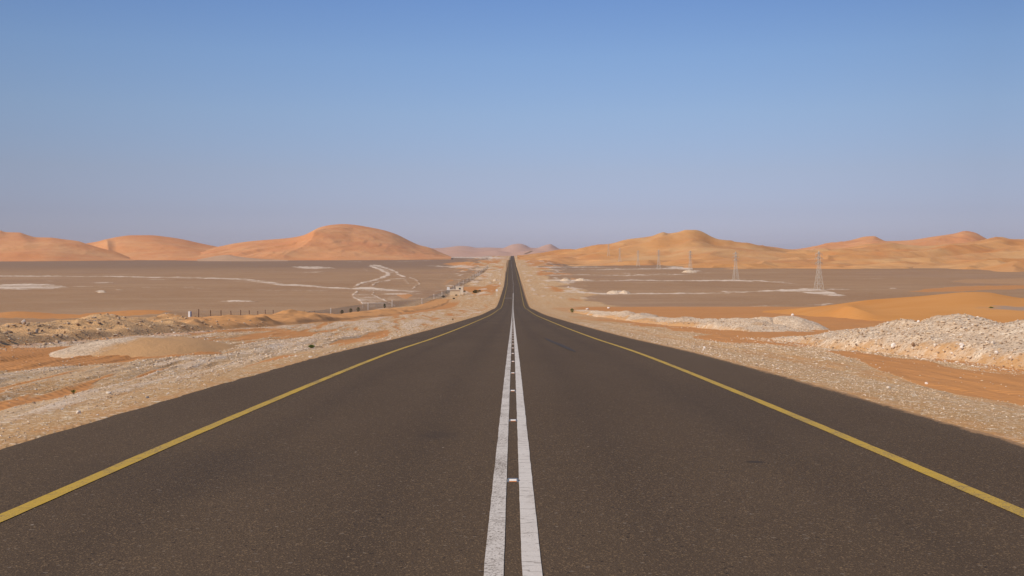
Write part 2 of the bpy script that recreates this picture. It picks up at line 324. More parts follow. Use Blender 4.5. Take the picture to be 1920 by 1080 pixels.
def make_ground_mat():
    g = NT('desert_ground')
    m = g.sep(g.attr('mask').outputs['Color']); vl = g.attr('verge').outputs['Fac']
    macro = g.noise(.05, 5, .6); mid = g.noise(1.3, 6, .65); fine = g.noise(14, 5, .7)
    # sand: fine ripples and slow change of hue
    sand = g.mix(g.rng(macro, .3, .7), C_SAND, C_SAND2)
    sand = g.mix(g.rng(g.noise(.6, 4), .35, .7), sand, (.50, .232, .084))
    # gravel of the verge: stones from dark brown to chalk, of several sizes
    v1 = g.sep(g.voro(26))[0]; v2 = g.sep(g.voro(9))[1]; v3 = g.sep(g.voro(60))[2]
    gr = g.mix(g.rng(v1, 0, 1), (0.415, 0.237, 0.103), (0.653, 0.436, 0.221))
    gr = g.mix(g.math('GREATER_THAN', v1, .86), gr, (0.824, 0.690, 0.497))
    gr = g.mix(g.math('GREATER_THAN', v2, .95), gr, (0.865, 0.752, 0.552))
    gr = g.mix(g.math('LESS_THAN', v3, .1), gr, (0.258, 0.165, 0.092))
    gr = g.mix(g.rng(mid, .3, .75, 0, .8), gr, (0.574, 0.313, 0.121))
    # streaks of chalk and of drifted sand along the road
    st = g.noise(1.0, 6, .62, g.vec((.85, .05, .2)), .4)
    st2 = g.noise(1.0, 5, .6, g.vec((2.6, .11, .2)), .3)
    st3 = g.noise(1.0, 5, .7, g.vec((6.0, .5, .2)), .3)
    gr = g.mix(g.math('MULTIPLY', g.rng(st3, .56, .72, 0, .7), g.rng(vl, 0, 1, .25, 1)), gr, (.36, .205, .10))  # darkness of crevices between the pebbles put into the colour
    gr = g.mix(g.math('MULTIPLY', g.rng(st3, .44, .32, 0, .7), g.rng(vl, 0, 1, .2, 1)), gr, (.72, .54, .37))
    s_w = g.math('MULTIPLY', vl, g.rng(g.math('ADD', g.math('MULTIPLY', st, .6), g.math('MULTIPLY', st2, .4)), .47, .55))
    s_o = g.math('MULTIPLY', vl, g.rng(g.math('ADD', g.math('MULTIPLY', st, .55), g.math('MULTIPLY', st2, .45)), .475, .41))
    s_w = g.math('MULTIPLY', s_w, g.rng(fine, .30, .56))
    col = g.mix(g.math('MULTIPLY', s_w, .9), gr, C_WHITE)
    col = g.mix(s_o, col, g.mix(.25, C_SAND2, gr))
    # sand
    ms = g.rng(g.math('ADD', m[0], g.math('MULTIPLY', g.math('SUBTRACT', mid, .5), .5)), .30, .62)
    col = g.mix(ms, col, sand)
    # plain
    pv = g.sep(g.voro(3.2))[0]
    p = g.mix(g.rng(g.noise(.012, 6, .6), .35, .68), C_PLAIN, C_PLAIN2)
    p = g.mix(g.rng(g.noise(.5, 6, .7, g.vec((.16, .9, 1))), .48, .74, 0, .35), p, (.50, .38, .27))
    p = g.mix(g.math('MULTIPLY', g.math('GREATER_THAN', pv, .93), .35), p, (.6, .5, .4))
    p = g.mix(g.rng(g.noise(.004, 5, .6), .5, .72, 0, .35), p, (.31, .20, .15))
    p = g.mix(g.rng(g.noise(.03, 6, .65, g.vec((.35, 1.4, 1)), .5), .50, .70, 0, .55), p, (.47, .31, .185))
    p = g.mix(g.rng(g.noise(.09, 6, .7, g.vec((.3, 1.2, 1))), .56, .72, 0, .35), p, (.27, .17, .10))
    yx = g.n('ShaderNodeSeparateXYZ'); g.l(g.pos, yx.inputs[0])
    far_ = g.rng(g.math('ADD', yx.outputs[1], g.math('MULTIPLY', g.noise(.003, 4, .6), 500.0)), 1150, 1600, 0, .6)
    p = g.mix(far_, p, (.225, .145, .095))
    mp = g.rng(g.math('ADD', m[2], g.math('MULTIPLY', g.math('SUBTRACT', mid, .5), .5)), .30, .62)
    col = g.mix(mp, col, p)
    # chalk
    wn = g.noise(.7, 7, .75); 
    wm = g.rng(g.math('ADD', m[1], g.math('MULTIPLY', g.math('SUBTRACT', wn, .5), 1.5)), .30, .75)
    wm = g.math('MULTIPLY', wm, g.rng(m[1], 0, .12))
    wc = g.mix(g.rng(v1, 0, 1), (.62, .48, .36), (.84, .70, .56))
    col = g.mix(wm, col, wc)
    rip = g.n('ShaderNodeTexWave', wave_type='BANDS', bands_direction='DIAGONAL'); g.l(g.pos, rip.inputs[0])
    rip.inputs['Scale'].default_value = 2.4; rip.inputs['Distortion'].default_value = 5; rip.inputs['Detail'].default_value = 2; rip.inputs['Detail Scale'].default_value = .8
    h1 = g.math('MULTIPLY', g.math('MULTIPLY', rip.outputs['Fac'], ms), .30)
    h2 = g.math('ADD', h1, g.math('MULTIPLY', g.math('SUBTRACT', 1.0, ms), g.math('ADD', g.math('MULTIPLY', fine, .8), g.math('MULTIPLY', v1, .5))))
    nr = g.bump(h2, .035, .8)
    nr = g.bump(mid, .10, .5, nr)
    return g.out(col, nr)
M_GROUND = make_ground_mat()

def make_dune_mat(name, c1, c2, c3=None, sc_=1.0):
    g = NT(name)
    a = g.noise(.006*sc_, 6, .6, g.vec((1, 1, 3))); b = g.noise(.011*sc_, 6, .65, g.vec((1, .6, 5)), .6)
    col = g.mix(g.rng(a, .38, .62), c1, c2)
    if c3: col = g.mix(g.rng(b, .46, .66, 0, .6), col, c3)
    col = g.mix(g.rng(g.noise(.03*sc_, 5, .6, g.vec((1, .5, 6))), .5, .72, 0, .4), col, tuple(x*.84 for x in c1))
    h = g.noise(.05*sc_, 7, .65); nr = g.bump(h, 2.4/sc_, .5)
    h2 = g.noise(.012*sc_, 5, .6, g.vec((1, .7, 1)), .5); nr = g.bump(h2, 7/sc_, .5, nr)
    return g.out(col, nr)
M_DUNE_R = make_dune_mat('dune_sand_ochre', (0.598, 0.286, 0.103), (0.634, 0.370, 0.167), (0.546, 0.210, 0.072))
M_DUNE_L = make_dune_mat('dune_sand_rose', (.66, .285, .112), (.70, .36, .16), (.62, .245, .10))
M_DUNE_FAR = make_dune_mat('dune_sand_far_hazed', (.55, .33, .23), (.58, .36, .26))  # less saturated: haze of distance is put into the sand colour

M_APRON = make_dune_mat('dune_apron', (.48, .30, .18), (.54, .34, .205))

def make_near_dune_mat():
    g = NT('blown_sand')
    macro = g.noise(.07, 5, .6); col = g.mix(g.rng(macro, .3, .7), (.58, .250, .062), (.64, .305, .095))
    m = g.sep(g.attr('mask').outputs['Color'])
    col = g.mix(g.rng(g.math('ADD', m[2], g.math('MULTIPLY', g.math('SUBTRACT', g.noise(.5, 5), .5), .8)), .35, .6), col, (.40, .27, .18))
    return g.out(col, g.bump(g.noise(3, 5, .6), .05, .5))
M_NEARDUNE = make_near_dune_mat()

def make_rubble_mat(name, light, warm, dark, sandc):
    g = NT(name)
    v1 = g.sep(g.voro(7)); v2 = g.sep(g.voro(18)); v3 = g.sep(g.voro(45))
    mac = g.noise(.55, 6, .65)
    col = g.mix(v2[0], warm, light)
    col = g.mix(g.rng(v3[1], 0, 1, 0, .5), col, light)
    col = g.mix(g.math('GREATER_THAN', v1[0], .82), col, tuple(min(.85, x*1.15) for x in light))
    col = g.mix(g.math('LESS_THAN', v2[2], .12), col, dark)
    col = g.mix(g.rng(mac, .48, .72, 0, .75), col, warm)
    s = g.attr('mask').outputs['Color']; m = g.sep(s)
    col = g.mix(g.rng(g.math('ADD', m[0], g.math('MULTIPLY', g.math('SUBTRACT', g.noise(1.4, 6, .7), .5), 1.1)), .35, .62), col, sandc)
    h = g.math('ADD', g.math('MULTIPLY', g.voro(7, out='Distance'), .9), g.math('ADD', g.math('MULTIPLY', g.voro(18, out='Distance'), .5), g.noise(30, 4, .7)))
    h = g.math('MULTIPLY', h, g.rng(m[0], .2, .7, 1, .25)); nr = g.bump(h, .05, .8)
    return g.out(col, nr)
M_RUBBLE = make_rubble_mat('chalk_rubble', (.75, .60, .445), (.60, .415, .26), (.34, .24, .165), (.57, .325, .145))
M_MOUND = make_rubble_mat('chalky_mound', (.70, .55, .40), (.58, .41, .26), (.36, .25, .17), (.56, .325, .15))
M_BANK = make_rubble_mat('stony_sand', (.68, .43, .215), (.64, .36, .155), (.31, .19, .11), (.60, .30, .115))

def simple(name, col, rough=.7, var=.12, scale=8, bump=0, metal=0, spec=.3):
    g = NT(name); n = g.noise(scale, 5, .6)
    c = g.mix(g.rng(n, .3, .7), tuple(x*(1-var) for x in col), tuple(min(1, x*(1+var)) for x in col))
    g.b.inputs['Metallic'].default_value = metal; g.b.inputs['Specular IOR Level'].default_value = spec
    return g.out(c, g.bump(g.noise(scale*4, 4), bump, .6) if bump else None, rough)

def make_asphalt():
    g = NT('asphalt')
    g.b.inputs['Specular IOR Level'].default_value = .10
    x = g.n('ShaderNodeSeparateXYZ'); g.l(g.pos, x.inputs[0]); X = x.outputs[0]
    mac = g.noise(.28, 6, .6, g.vec((1, .35, 1))); mac2 = g.noise(1.6, 5, .6, g.vec((1, .12, 1)))
    f1 = g.noise(70, 4, .75); v = g.sep(g.voro(95)); v2 = g.sep(g.voro(50)); v3 = g.sep(g.voro(8))
    base_ = g.mix(g.rng(mac, .32, .7), (0.1021, 0.068, 0.0406), (0.1322, 0.0896, 0.0539))
    # wheel tracks: a little darker and greyer; the crown of the road browner
    ax = g.math('ABSOLUTE', X)
    tr = g.math('SUBTRACT', 1.0, g.math('ABSOLUTE', g.math('MULTIPLY', g.math('SUBTRACT', g.math('ABSOLUTE', g.math('SUBTRACT', ax, 1.85)), .85), 2.2)), clamp=True)
    base_ = g.mix(g.math('MULTIPLY', tr, g.rng(mac2, .3, .7, .3, .8)), base_, (0.0894, 0.0608, 0.038))
    base_ = g.mix(g.rng(ax, .9, .1, 0, .4), base_, (0.1367, 0.0912, 0.0532))
    base_ = g.mix(g.rng(ax, 4.9, 5.4, 0, .2), base_, (.20, .14, .09))
    c = g.mix(g.rng(v[0], 0, 1, 0, .5), base_, (0.0593, 0.04, 0.0253))
    c = g.mix(g.math('MULTIPLY', g.math('GREATER_THAN', v[1], .9), .6), c, (0.2544, 0.1674, 0.09))
    c = g.mix(g.math('MULTIPLY', g.math('GREATER_THAN', v2[0], .994), .32), c, (.36, .29, .22))
    c = g.mix(g.math('MULTIPLY', g.math('GREATER_THAN', g.math('ADD', v2[1], 0.0), .992), .6), c, (0.0215, 0.0172, 0.0158))
    near = g.math('GREATER_THAN', v3[2], .993)
    c = g.mix(g.math('MULTIPLY', near, g.math('LESS_THAN', g.voro(8, out='Distance'), .10)), c, (.42, .34, .26))
    # dark smudge in the left lane
    for sx, sy, rx, ry, k_ in ((-.83, 11.2, .22, .35, .28), (2.3, 9.4, .10, .06, .8), (-2.9, 9.0, 1.1, 1.2, .18), (3.2, 14, 1.0, 4, .15)):
        dx = g.math('DIVIDE', g.math('SUBTRACT', X, sx), rx); dy = g.math('DIVIDE', g.math('SUBTRACT', x.outputs[1], sy), ry)
        q = g.math('ADD', g.math('MULTIPLY', dx, dx), g.math('MULTIPLY', dy, dy))
        q = g.math('ADD', q, g.math('MULTIPLY', g.math('SUBTRACT', g.noise(4, 4), .5), 1.5))
        c = g.mix(g.math('MULTIPLY', g.rng(q, 1.5, 0), k_), c, (0.0387, 0.0318, 0.029))
    sd_ = g.math('ADD', g.rng(ax, 5.0, 5.42, -.45, .42), g.math('SUBTRACT', g.noise(5, 8, .75, g.vec((1, .5, 1))), .5))
    c = g.mix(g.rng(sd_, .20, .34, 0, .8), c, (.42, .245, .12))
    h = g.math('ADD', g.math('MULTIPLY', g.voro(95, out='Distance'), 1.0), f1)
    return g.out(c, g.bump(h, .004, .7), .82)
M_ASPH = make_asphalt()

def make_paint(name, col, wear, dirt):
    g = NT(name)
    f = g.noise(60, 5, .75, g.vec((1, .8, 1))); m = g.noise(3.0, 5, .65, g.vec((1, .35, 1)))
    v = g.sep(g.voro(70))
    k = g.rng(g.math('ADD', g.math('MULTIPLY', f, .75), g.math('MULTIPLY', m, .35)), wear, wear + .09)
    c = g.mix(g.rng(v[0], 0, 1, 0, .5), col, tuple(x*.80 for x in col))
    c = g.mix(g.rng(m, .4, .7, 0, .35), c, dirt)
    # thin cross cracks
    cr = g.noise(1.0, 3, .5, g.vec((1.3, 9, 1)), .6)
    cc = g.math('LESS_THAN', g.math('ABSOLUTE', g.math('SUBTRACT', cr, .5)), .010)
    k = g.math('MAXIMUM', k, g.math('MULTIPLY', cc, .55))
    c = g.mix(k, c, (.16, .125, .095))
    return g.out(c, g.bump(f, .004, .5), .75)
M_WHITE = make_paint('white_paint', (.70, .64, .57), .63, (.56, .48, .40))
M_WHITE_WORN = make_paint('white_paint_worn', (.68, .62, .55), .56, (.54, .46, .38))
M_YELLOW = make_paint('yellow_paint', (.56, .36, .055), .575, (.47, .31, .09))

M_STONE = None
def make_stone_mat():
    g = NT('stone'); c = g.attr('tint').outputs['Color']
    c2 = g.mix(g.rng(g.noise(25, 4), .35, .7, 0, .4), c, (.45, .33, .23))
    return g.out(c2, g.bump(g.noise(40, 4), .01, .6))
M_STONE = make_stone_mat()

# ------------------------------------------------------------------ object helpers
COL = sc.collection
def tag(o, label=None, cat=None, group=None, kind=None):
    if label: o['label'] = label
    if cat: o['category'] = cat
    if group: o['group'] = group
    if kind: o['kind'] = kind
    return o
def link(name, me, mat, parent=None):
    o = bpy.data.objects.new(name, me); COL.objects.link(o)
    if mat: me.materials.append(mat)
    if parent: o.parent = parent
    return o
def empty(name, loc=(0, 0, 0), rz=0):
    o = bpy.data.objects.new(name, None); COL.objects.link(o); o.location = loc; o.rotation_euler = (0, 0, rz); return o
def mesh_np(name, V, Fc, smooth=True):
    """V (n,3), Fc (m,k)"""
    me = bpy.data.meshes.new(name); V = np.ascontiguousarray(V, np.float32); Fc = np.ascontiguousarray(Fc, np.int32)
    m, k = Fc.shape
    me.vertices.add(len(V)); me.vertices.foreach_set('co', V.ravel())
    me.loops.add(m*k); me.loops.foreach_set('vertex_index', Fc.ravel())
    me.polygons.add(m); me.polygons.foreach_set('loop_start', np.arange(0, m*k, k, dtype=np.int32))
    me.polygons.foreach_set('loop_total', np.full(m, k, np.int32))
    me.polygons.foreach_set('use_smooth', np.full(m, smooth))
    me.update(calc_edges=True); return me
def grid_faces(nr, nc, wrap=False):
    i = np.arange(nr-1)[:, None]*nc; j = np.arange(nc if wrap else nc-1)[None]
    j2 = (j+1) % nc
    return np.stack([i+j, i+j2, i+nc+j2, i+nc+j], -1).reshape(-1, 4)
def col_attr(me, name, rgb):
    a = me.attributes.new(name, 'FLOAT_COLOR', 'POINT')
    c = np.ones((len(rgb), 4), np.float32); c[:, :3] = rgb; a.data.foreach_set('color', c.ravel())
def f_attr(me, name, v):
    a = me.attributes.new(name, 'FLOAT', 'POINT'); a.data.foreach_set('value', np.ascontiguousarray(v, np.float32))

class MB:
    def __init__(s): s.v = []; s.f = []
    def box(s, c, d, top=1.0, rz=0):
        n = len(s.v); x, y, z = d[0]/2, d[1]/2, d[2]/2; ca, sa = math.cos(rz), math.sin(rz)
        for k in (-1, 1):
            q = top if k > 0 else 1
            for sx, sy in ((-1, -1), (1, -1), (1, 1), (-1, 1)):
                a, b = sx*x*q, sy*y*q; s.v.append((c[0] + a*ca - b*sa, c[1] + a*sa + b*ca, c[2] + k*z))
        s.f += [(n+3, n+2, n+1, n), (n+4, n+5, n+6, n+7)] + [(n+i, n+(i+1) % 4, n+4+(i+1) % 4, n+4+i) for i in range(4)]
        return s
    def bar(s, a, b, r, n=6, r2=None):
        a = Vector(a); b = Vector(b); d = (b-a).normalized(); u = d.orthogonal().normalized(); v = d.cross(u); k = len(s.v); r2 = r if r2 is None else r2
        for p, q in ((a, r), (b, r2)):
            for i in range(n):
                t = 2*math.pi*(i+.5)/n; s.v.append(tuple(p + q*(math.cos(t)*u + math.sin(t)*v)))
        s.f += [(k+i, k+(i+1) % n, k+n+(i+1) % n, k+n+i) for i in range(n)]
        s.f += [tuple(k+i for i in reversed(range(n))), tuple(k+n+i for i in range(n))]
        return s
    def build(s, name, mat, parent=None, smooth=False):
        me = bpy.data.meshes.new(name); me.from_pydata(s.v, [], s.f); me.update()
        if smooth: me.polygons.foreach_set('use_smooth', [True]*len(me.polygons))
        return link(name, me, mat, parent)

# ------------------------------------------------------------------ ground: one sheet round the viewpoint out to the horizon
def build_ground():
    px = np.arange(-140, 2061, 2.0)
    th_in = np.arctan((px - 960.5)/F)
    left = np.linspace(-math.pi, th_in[0], 70)[:-1]; right = np.linspace(th_in[-1], math.pi, 70)[1:-1]
    th = np.concatenate([left, th_in, right])
    r = np.exp(np.concatenate([np.arange(math.log(.8), math.log(14), .02), np.arange(math.log(14), math.log(2600), .0075), np.arange(math.log(2600), math.log(13200), .03)]))
    r = r[:, None]; T = th[None]
    # rings are straight across inside the view so that ruts and banks are met squarely
    k = np.where(np.abs(T) < .55, 1/np.cos(np.clip(T, -.55, .55)), 1/math.cos(.55))
    X = np.sin(T)*k*r; Y = np.cos(T)*k*r
    Z = ground_z(X, Y)
    nr, nc = X.shape
    V = np.stack([X, Y, Z], -1).reshape(-1, 3)
    V = np.concatenate([V, [[0, 0, gz(0, 0)]]])
    Fq = grid_faces(nr, nc, True)
    me = mesh_np('ground', V, Fq[:, ::-1])
    s, wh, p, vl = ground_masks(V[:, 0], V[:, 1])
    # scraped-up chalk stands a little above the plain
    V[:, 2] += wh*sstep(V[:, 1], 250, 330)*(.15 + 1.1*np.clip(fbm(V[:, 0]*.22, V[:, 1]*.09, 58, 4) - .35, 0, 1)); me.vertices.foreach_set('co', np.ascontiguousarray(V, np.float32).ravel()); me.update()
    col_attr(me, 'mask', np.stack([s, wh, p], -1)); f_attr(me, 'verge', vl)
    return tag(link('ground', me, M_GROUND), kind='structure')
build_ground()

# ------------------------------------------------------------------ road and its painted lines
def ys_road(y0, y1):
    a = [y0]
    while a[-1] < y1: a.append(a[-1] + max(.25, min(6, abs(a[-1])*.012)))
    return np.array(a)
def road_strip(name, y, xs, dz, mat, parent=None, jit=None, skirt=0, crown=True):
    cols = []
    for i, x in enumerate(xs):
        xx = np.full_like(y, x) + CX(y)
        if jit is not None: xx = xx + jit[i]*((fbm(y*2.2, y*0 + i*7.3 + x, 60 + i, 4) - .5)*np.clip(60/np.maximum(y, 1), .3, 1))
        z = R(y) + dz - (0.0 if not crown else .012*np.abs(x)/5)
        cols.append(np.stack([xx, y, z], -1))
    if skirt:
        a = cols[0].copy(); a[:, 2] -= skirt; a[:, 0] -= .05; b = cols[-1].copy(); b[:, 2] -= skirt; b[:, 0] += .05
        cols = [a] + cols + [b]
    V = np.stack(cols, 1); nr, nc = V.shape[:2]
    me = mesh_np(name, V.reshape(-1, 3), grid_faces(nr, nc), False)
    return link(name, me, mat, parent)
yr = ys_road(-40, 4300)
road = road_strip('road', yr, [EL, -3.6, -2, 0, 2, 3.6, ER], 0, M_ASPH, jit=[.14, 0, 0, 0, 0, 0, .14], skirt=.12)
tag(road, kind='structure')
yl = np.concatenate([np.arange(0, 40, .06), ys_road(40, 455)])
G1 = .0525; G2 = .165
wl = road_strip('white_line', yl, [-G2, -G1], .005, M_WHITE_WORN, road, jit=[.012, .008]); wl['label'] = 'worn left white centre line'
wr_ = road_strip('white_line', yl, [G1, G2], .005, M_WHITE, road, jit=[.008, .012]); wr_['label'] = 'right white centre line with fine cracks'
dv = []; df = []
for k, y0 in enumerate(np.arange(460, 1440, 12.)):       # beyond the climb the centre line is broken
    for y in (y0, y0 + 4.5):
        for x in (-.075, .075): dv.append((x + float(CX(y)), y, float(R(y)) + .02))
    df.append((4*k, 4*k+1, 4*k+3, 4*k+2))
dl = link('dashed_line', mesh_np('dashed_line', np.array(dv), np.array(df), False), M_WHITE, road); dl['label'] = 'broken white centre line of the far road'
yy = np.concatenate([np.arange(-10, 40, .08), ys_road(40, 1450)])
a_ = road_strip('yellow_line', yy, [-3.69, -3.55], .005, M_YELLOW, road, jit=[.014, .014]); a_['label'] = 'yellow edge line on the left'
b_ = road_strip('yellow_line', yy, [3.62, 3.76], .005, M_YELLOW, road, jit=[.014, .014]); b_['label'] = 'yellow edge line on the right'
# skid mark: a curving dark streak in the right lane; a resurfaced seam across the left lane
def skid():
    pts = [(1022, 634), (1034, 640), (1050, 646.5), (1064, 653), (1078, 659.5)]
    V = []
    P = [spot(a, b, lambda x, y: R(y)) for a, b in pts]
    P = [(x, y) for x, y, z in P]
    n = 24; t = np.linspace(0, len(P)-1, n); xs = np.interp(t, range(len(P)), [p[0] for p in P]); ys = np.interp(t, range(len(P)), [p[1] for p in P])
    for i in range(n):
        wd = .11*math.sin(math.pi*(i+.5)/n)**.5
        for s_ in (-1, 1): V.append((xs[i]+s_*wd, ys[i], float(R(ys[i])) + .0035))
    me = mesh_np('skid_mark', np.array(V), grid_faces(n, 2)); return link('skid_mark', me, simple('rubber_mark', (.060, .047, .038), .9, .3, 6), road)
skid()
ysm = np.array([398., 402, 406]); road_strip('road_seam', ysm, [-3.4, 0], .02, simple('new_asphalt', (.15, .115, .08), .8), road)

# road studs between the white lines
M_STUD = simple('stud_casing', (.13, .145, .17), .5, .1, 30); M_LENS = simple('stud_lens', (.80, .74, .68), .3, .05, 60); M_AMBER = simple('stud_amber', (.62, .22, .06), .4)
def stud_mesh():
    b = MB(); w_, d_, h_ = .050, .050, .021
    b.v = [(-w_, -d_, 0), (w_, -d_, 0), (w_, d_, 0), (-w_, d_, 0), (-w_*.8, -d_*.45, h_), (w_*.8, -d_*.45, h_), (w_*.8, d_*.45, h_), (-w_*.8, d_*.45, h_)]
    b.f = [(3, 2, 1, 0), (4, 5, 6, 7), (0, 1, 5, 4), (1, 2, 6, 5), (2, 3, 7, 6), (3, 0, 4, 7)]
    return b
def slope_plate(t0, t1, x0, lift):
    b = MB(); d_, h_ = .050, .021; n = Vector((0, -h_, d_*.55)).normalized()*lift; q = []
    for t in (t0, t1):
        for x in (-x0, x0): q.append((x, -d_ + t*d_*.55 + n.y, t*h_ + n.z))
    lo = [(x, y+.004, z-.003) for x, y, z in q]
    b.v = q + lo; b.f = [(0, 1, 3, 2), (1, 0, 4, 5), (3, 1, 5, 7), (2, 3, 7, 6), (0, 2, 6, 4)]
    return b
stud0 = empty('road_stud'); SB = stud_mesh().build('stud_casing', M_STUD, stud0)
slope_plate(.35, .95, .031, .0015).build('stud_reflector', M_LENS, stud0); slope_plate(.05, .30, .031, .0015).build('stud_amber_strip', M_AMBER, stud0)
ordn = ['nearest', 'second', 'third', 'fourth', 'fifth', 'sixth', 'seventh', 'eighth', 'ninth', 'tenth', 'eleventh', 'twelfth']
ZS = [8.41 + 4.03*i for i in range(22)]
for i, yv_ in enumerate(ZS):
    if i == 0: o = stud0
    else:
        o = stud0.copy(); COL.objects.link(o)
        for ch in [c for c in stud0.children]:
            c = ch.copy(); COL.objects.link(c); c.parent = o
    o.location = (float(CX(yv_)) + .003*math.sin(i*2.1), yv_, float(R(yv_)) + .001)
    o.rotation_euler = (math.atan((float(R(yv_+1)) - float(R(yv_-1)))/2), 0, .03*math.sin(i*1.7))
    if i == 0: lb = 'raised white reflective road stud nearest the camera, between the white lines'
    elif i < 12: lb = f'{ordn[i]} white road stud counted away from the camera, between the white lines'
    else: lb = 'tiny distant road stud, beyond the twelfth, between the white lines'
    tag(o, lb, 'road stud', 'road studs between the white centre lines')

# ------------------------------------------------------------------ banks and mounds (fine patches laid on the ground)
def bank(name, ycr, xcr, hcr, wf, wb, y0, y1, side, mat, res=(.16, .22), rough=.25, seed=1, sandfn=None, power=1.25, pile=0.0):
    """crest line x(y), crest height over the road level h(y); wf / wb = width towards the road / away"""
    ys = [y0]
    while ys[-1] < y1: ys.append(ys[-1] + max(res[1], ys[-1]*.0032))
    ys = np.array(ys); u = np.arange(-wf*1.25, wb*1.25, res[0])       # u>0 away from the road
    Y, U = np.meshgrid(ys, u, indexing='ij')
    xc = np.interp(Y, ycr, xcr); X = xc + side*U
    wig = 1.6*(fbm(Y*.16, U*.1, seed+5, 3) - .5)
    Uw = U + wig
    h = pchip(ycr, hcr, Y)
    wfv = wf*(1 + .25*(fbm(Y*.11, Y*0, seed+9, 3) - .5)); prof = np.where(Uw < 0, 1 - np.clip(-Uw/wfv, 0, 1), 1 - np.clip(Uw/wb, 0, 1))
    prof = prof**power
    # rounded top
    prof = prof*(1 - .10*np.exp(-(Uw/(.18*wf))**2))
    z_rel = h*prof*1.08
    n = (fbm(X*.9, Y*.55, seed, 5) - .5)*2*rough + (fbm(X*3.2, Y*2.6, seed+20, 4) - .5)*rough*.55
    if pile: n = n + pile*(ridged(X*.22, Y*.16, seed+40, 3) - .55)*1.6
    z_rel = z_rel + n*np.clip(h*1.6, .12, 1)*sstep(prof, .0, .35)
    endf = sstep(Y, y0, y0 + 2.5)*(1 - sstep(Y, y1 - 4, y1))
    zr = R(Y); zg = ground_z(X, Y)
    top = zr + z_rel
    blend = sstep(prof, .0, .18)*endf
    Z = (zg - .10)*(1-blend) + np.maximum(top, zg - .05)*blend
    me = mesh_np(name, np.stack([X, Y, Z], -1).reshape(-1, 3), grid_faces(*X.shape)[:, ::(1 if side < 0 else 1)])
    sm = (sandfn(X, Y, prof) if sandfn else 0*X).ravel()
    col_attr(me, 'mask', np.stack([sm, 0*sm, 0*sm], -1))
    o = link(name, me, mat)
    it = (ys, u, Z, xc[:, 0])
    def sample(x, y):
        i = min(max(int(np.searchsorted(ys, y)), 0), len(ys)-1); uu = side*(x - xc[i, 0])
        j = min(max(int(np.searchsorted(u, uu)), 0), len(u)-1); return float(Z[i, j])
    return o, sample

ra_y = [20, 24, 26, 28.2, 29.3, 29.9, 31, 32.2, 33.4, 34.8, 35.8, 36.8, 38.6, 39.9, 41.2, 42.6, 44.6, 47, 50]
ra_h = [.7, .85, .92, .98, .84, .88, 1.06, 1.22, 1.10, .70, .84, .80, .46, .46, .52, .46, .22, .06, 0]
bankA, sA = bank('rubble_bank', ra_y, [14.6]*len(ra_y), ra_h, 3.1, 3.4, 19, 50, 1, M_RUBBLE, (.09, .11), .17, 3,
                 lambda X, Y, p: np.clip(.50*(1-sstep(p, .0, .5)) + .45*(fbm(X*.5, Y*.3, 77, 4) - .45), 0, 1), 1.15, pile=.16)
tag(bankA, 'tall white chalky rubble bank at the right edge, above the orange sand strip', 'rubble bank')
rb_y = [62, 64, 66, 68, 70, 73.6, 78, 83, 88, 94, 101, 108, 117, 125, 134, 150, 169, 185, 210, 230]
rb_h = [0, .2, .45, .55, .60, .62, .46, .40, .54, .3, .34, .36, .6, .4, .72, .5, .55, .4, .3, 0]
rb_x = [16.6, 16.6, 16.5, 16.4, 16.3, 16.0, 15.6, 15.3, 15.1] + [15]*11
rb_h = [h*(1.0 if i < 5 else 1.05) for i, h in enumerate(rb_h)]
bankB, sB = bank('rubble_bank', rb_y, rb_x, rb_h, 2.5, 2.6, 61, 230, 1, M_RUBBLE, (.14, .22), .14, 8,
                 lambda X, Y, p: np.clip(.62*(1-sstep(p, .05, .6)) + 1.3*(fbm(X*.30, Y*.11, 78, 3) - .44), 0, 1), 1.15, pile=.25)
tag(bankB, 'long low chain of white rubble heaps on orange sand further along the right verge', 'rubble bank')
lb_y = [33, 40, 46.7, 52, 55, 58, 61.4, 66, 69.6, 74, 78, 83.4, 89, 93, 96.4, 103, 110, 118, 128, 141, 165, 195, 249, 300, 365, 400]
lb_h = [.5, .62, .66, .66, .60, .70, .66, .70, .76, .52, .58, .80, .26, .50, .52, .55, .72, .32, .42, .26, .38, .42, .40, .35, .3, .1]
lb_x = [-24]*19 + [-24, -24.8, -26, -27, -28, -28, -28]
def lsand(X, Y, p):
    return np.clip(.18 + sstep(Y, 58, 84)*.75 + .45*(fbm(X*.25, Y*.12, 79, 3) - .5) + .12, 0, 1)
bankL, sL = bank('sand_bank', lb_y, lb_x, lb_h, 5.0, 4.0, 31, 398, -1, M_BANK, (.16, .2), .16, 13, lsand, 1.2, .60)
tag(bankL, 'stony sand bank heaped up along the left verge, in front of the fence', 'sand bank')

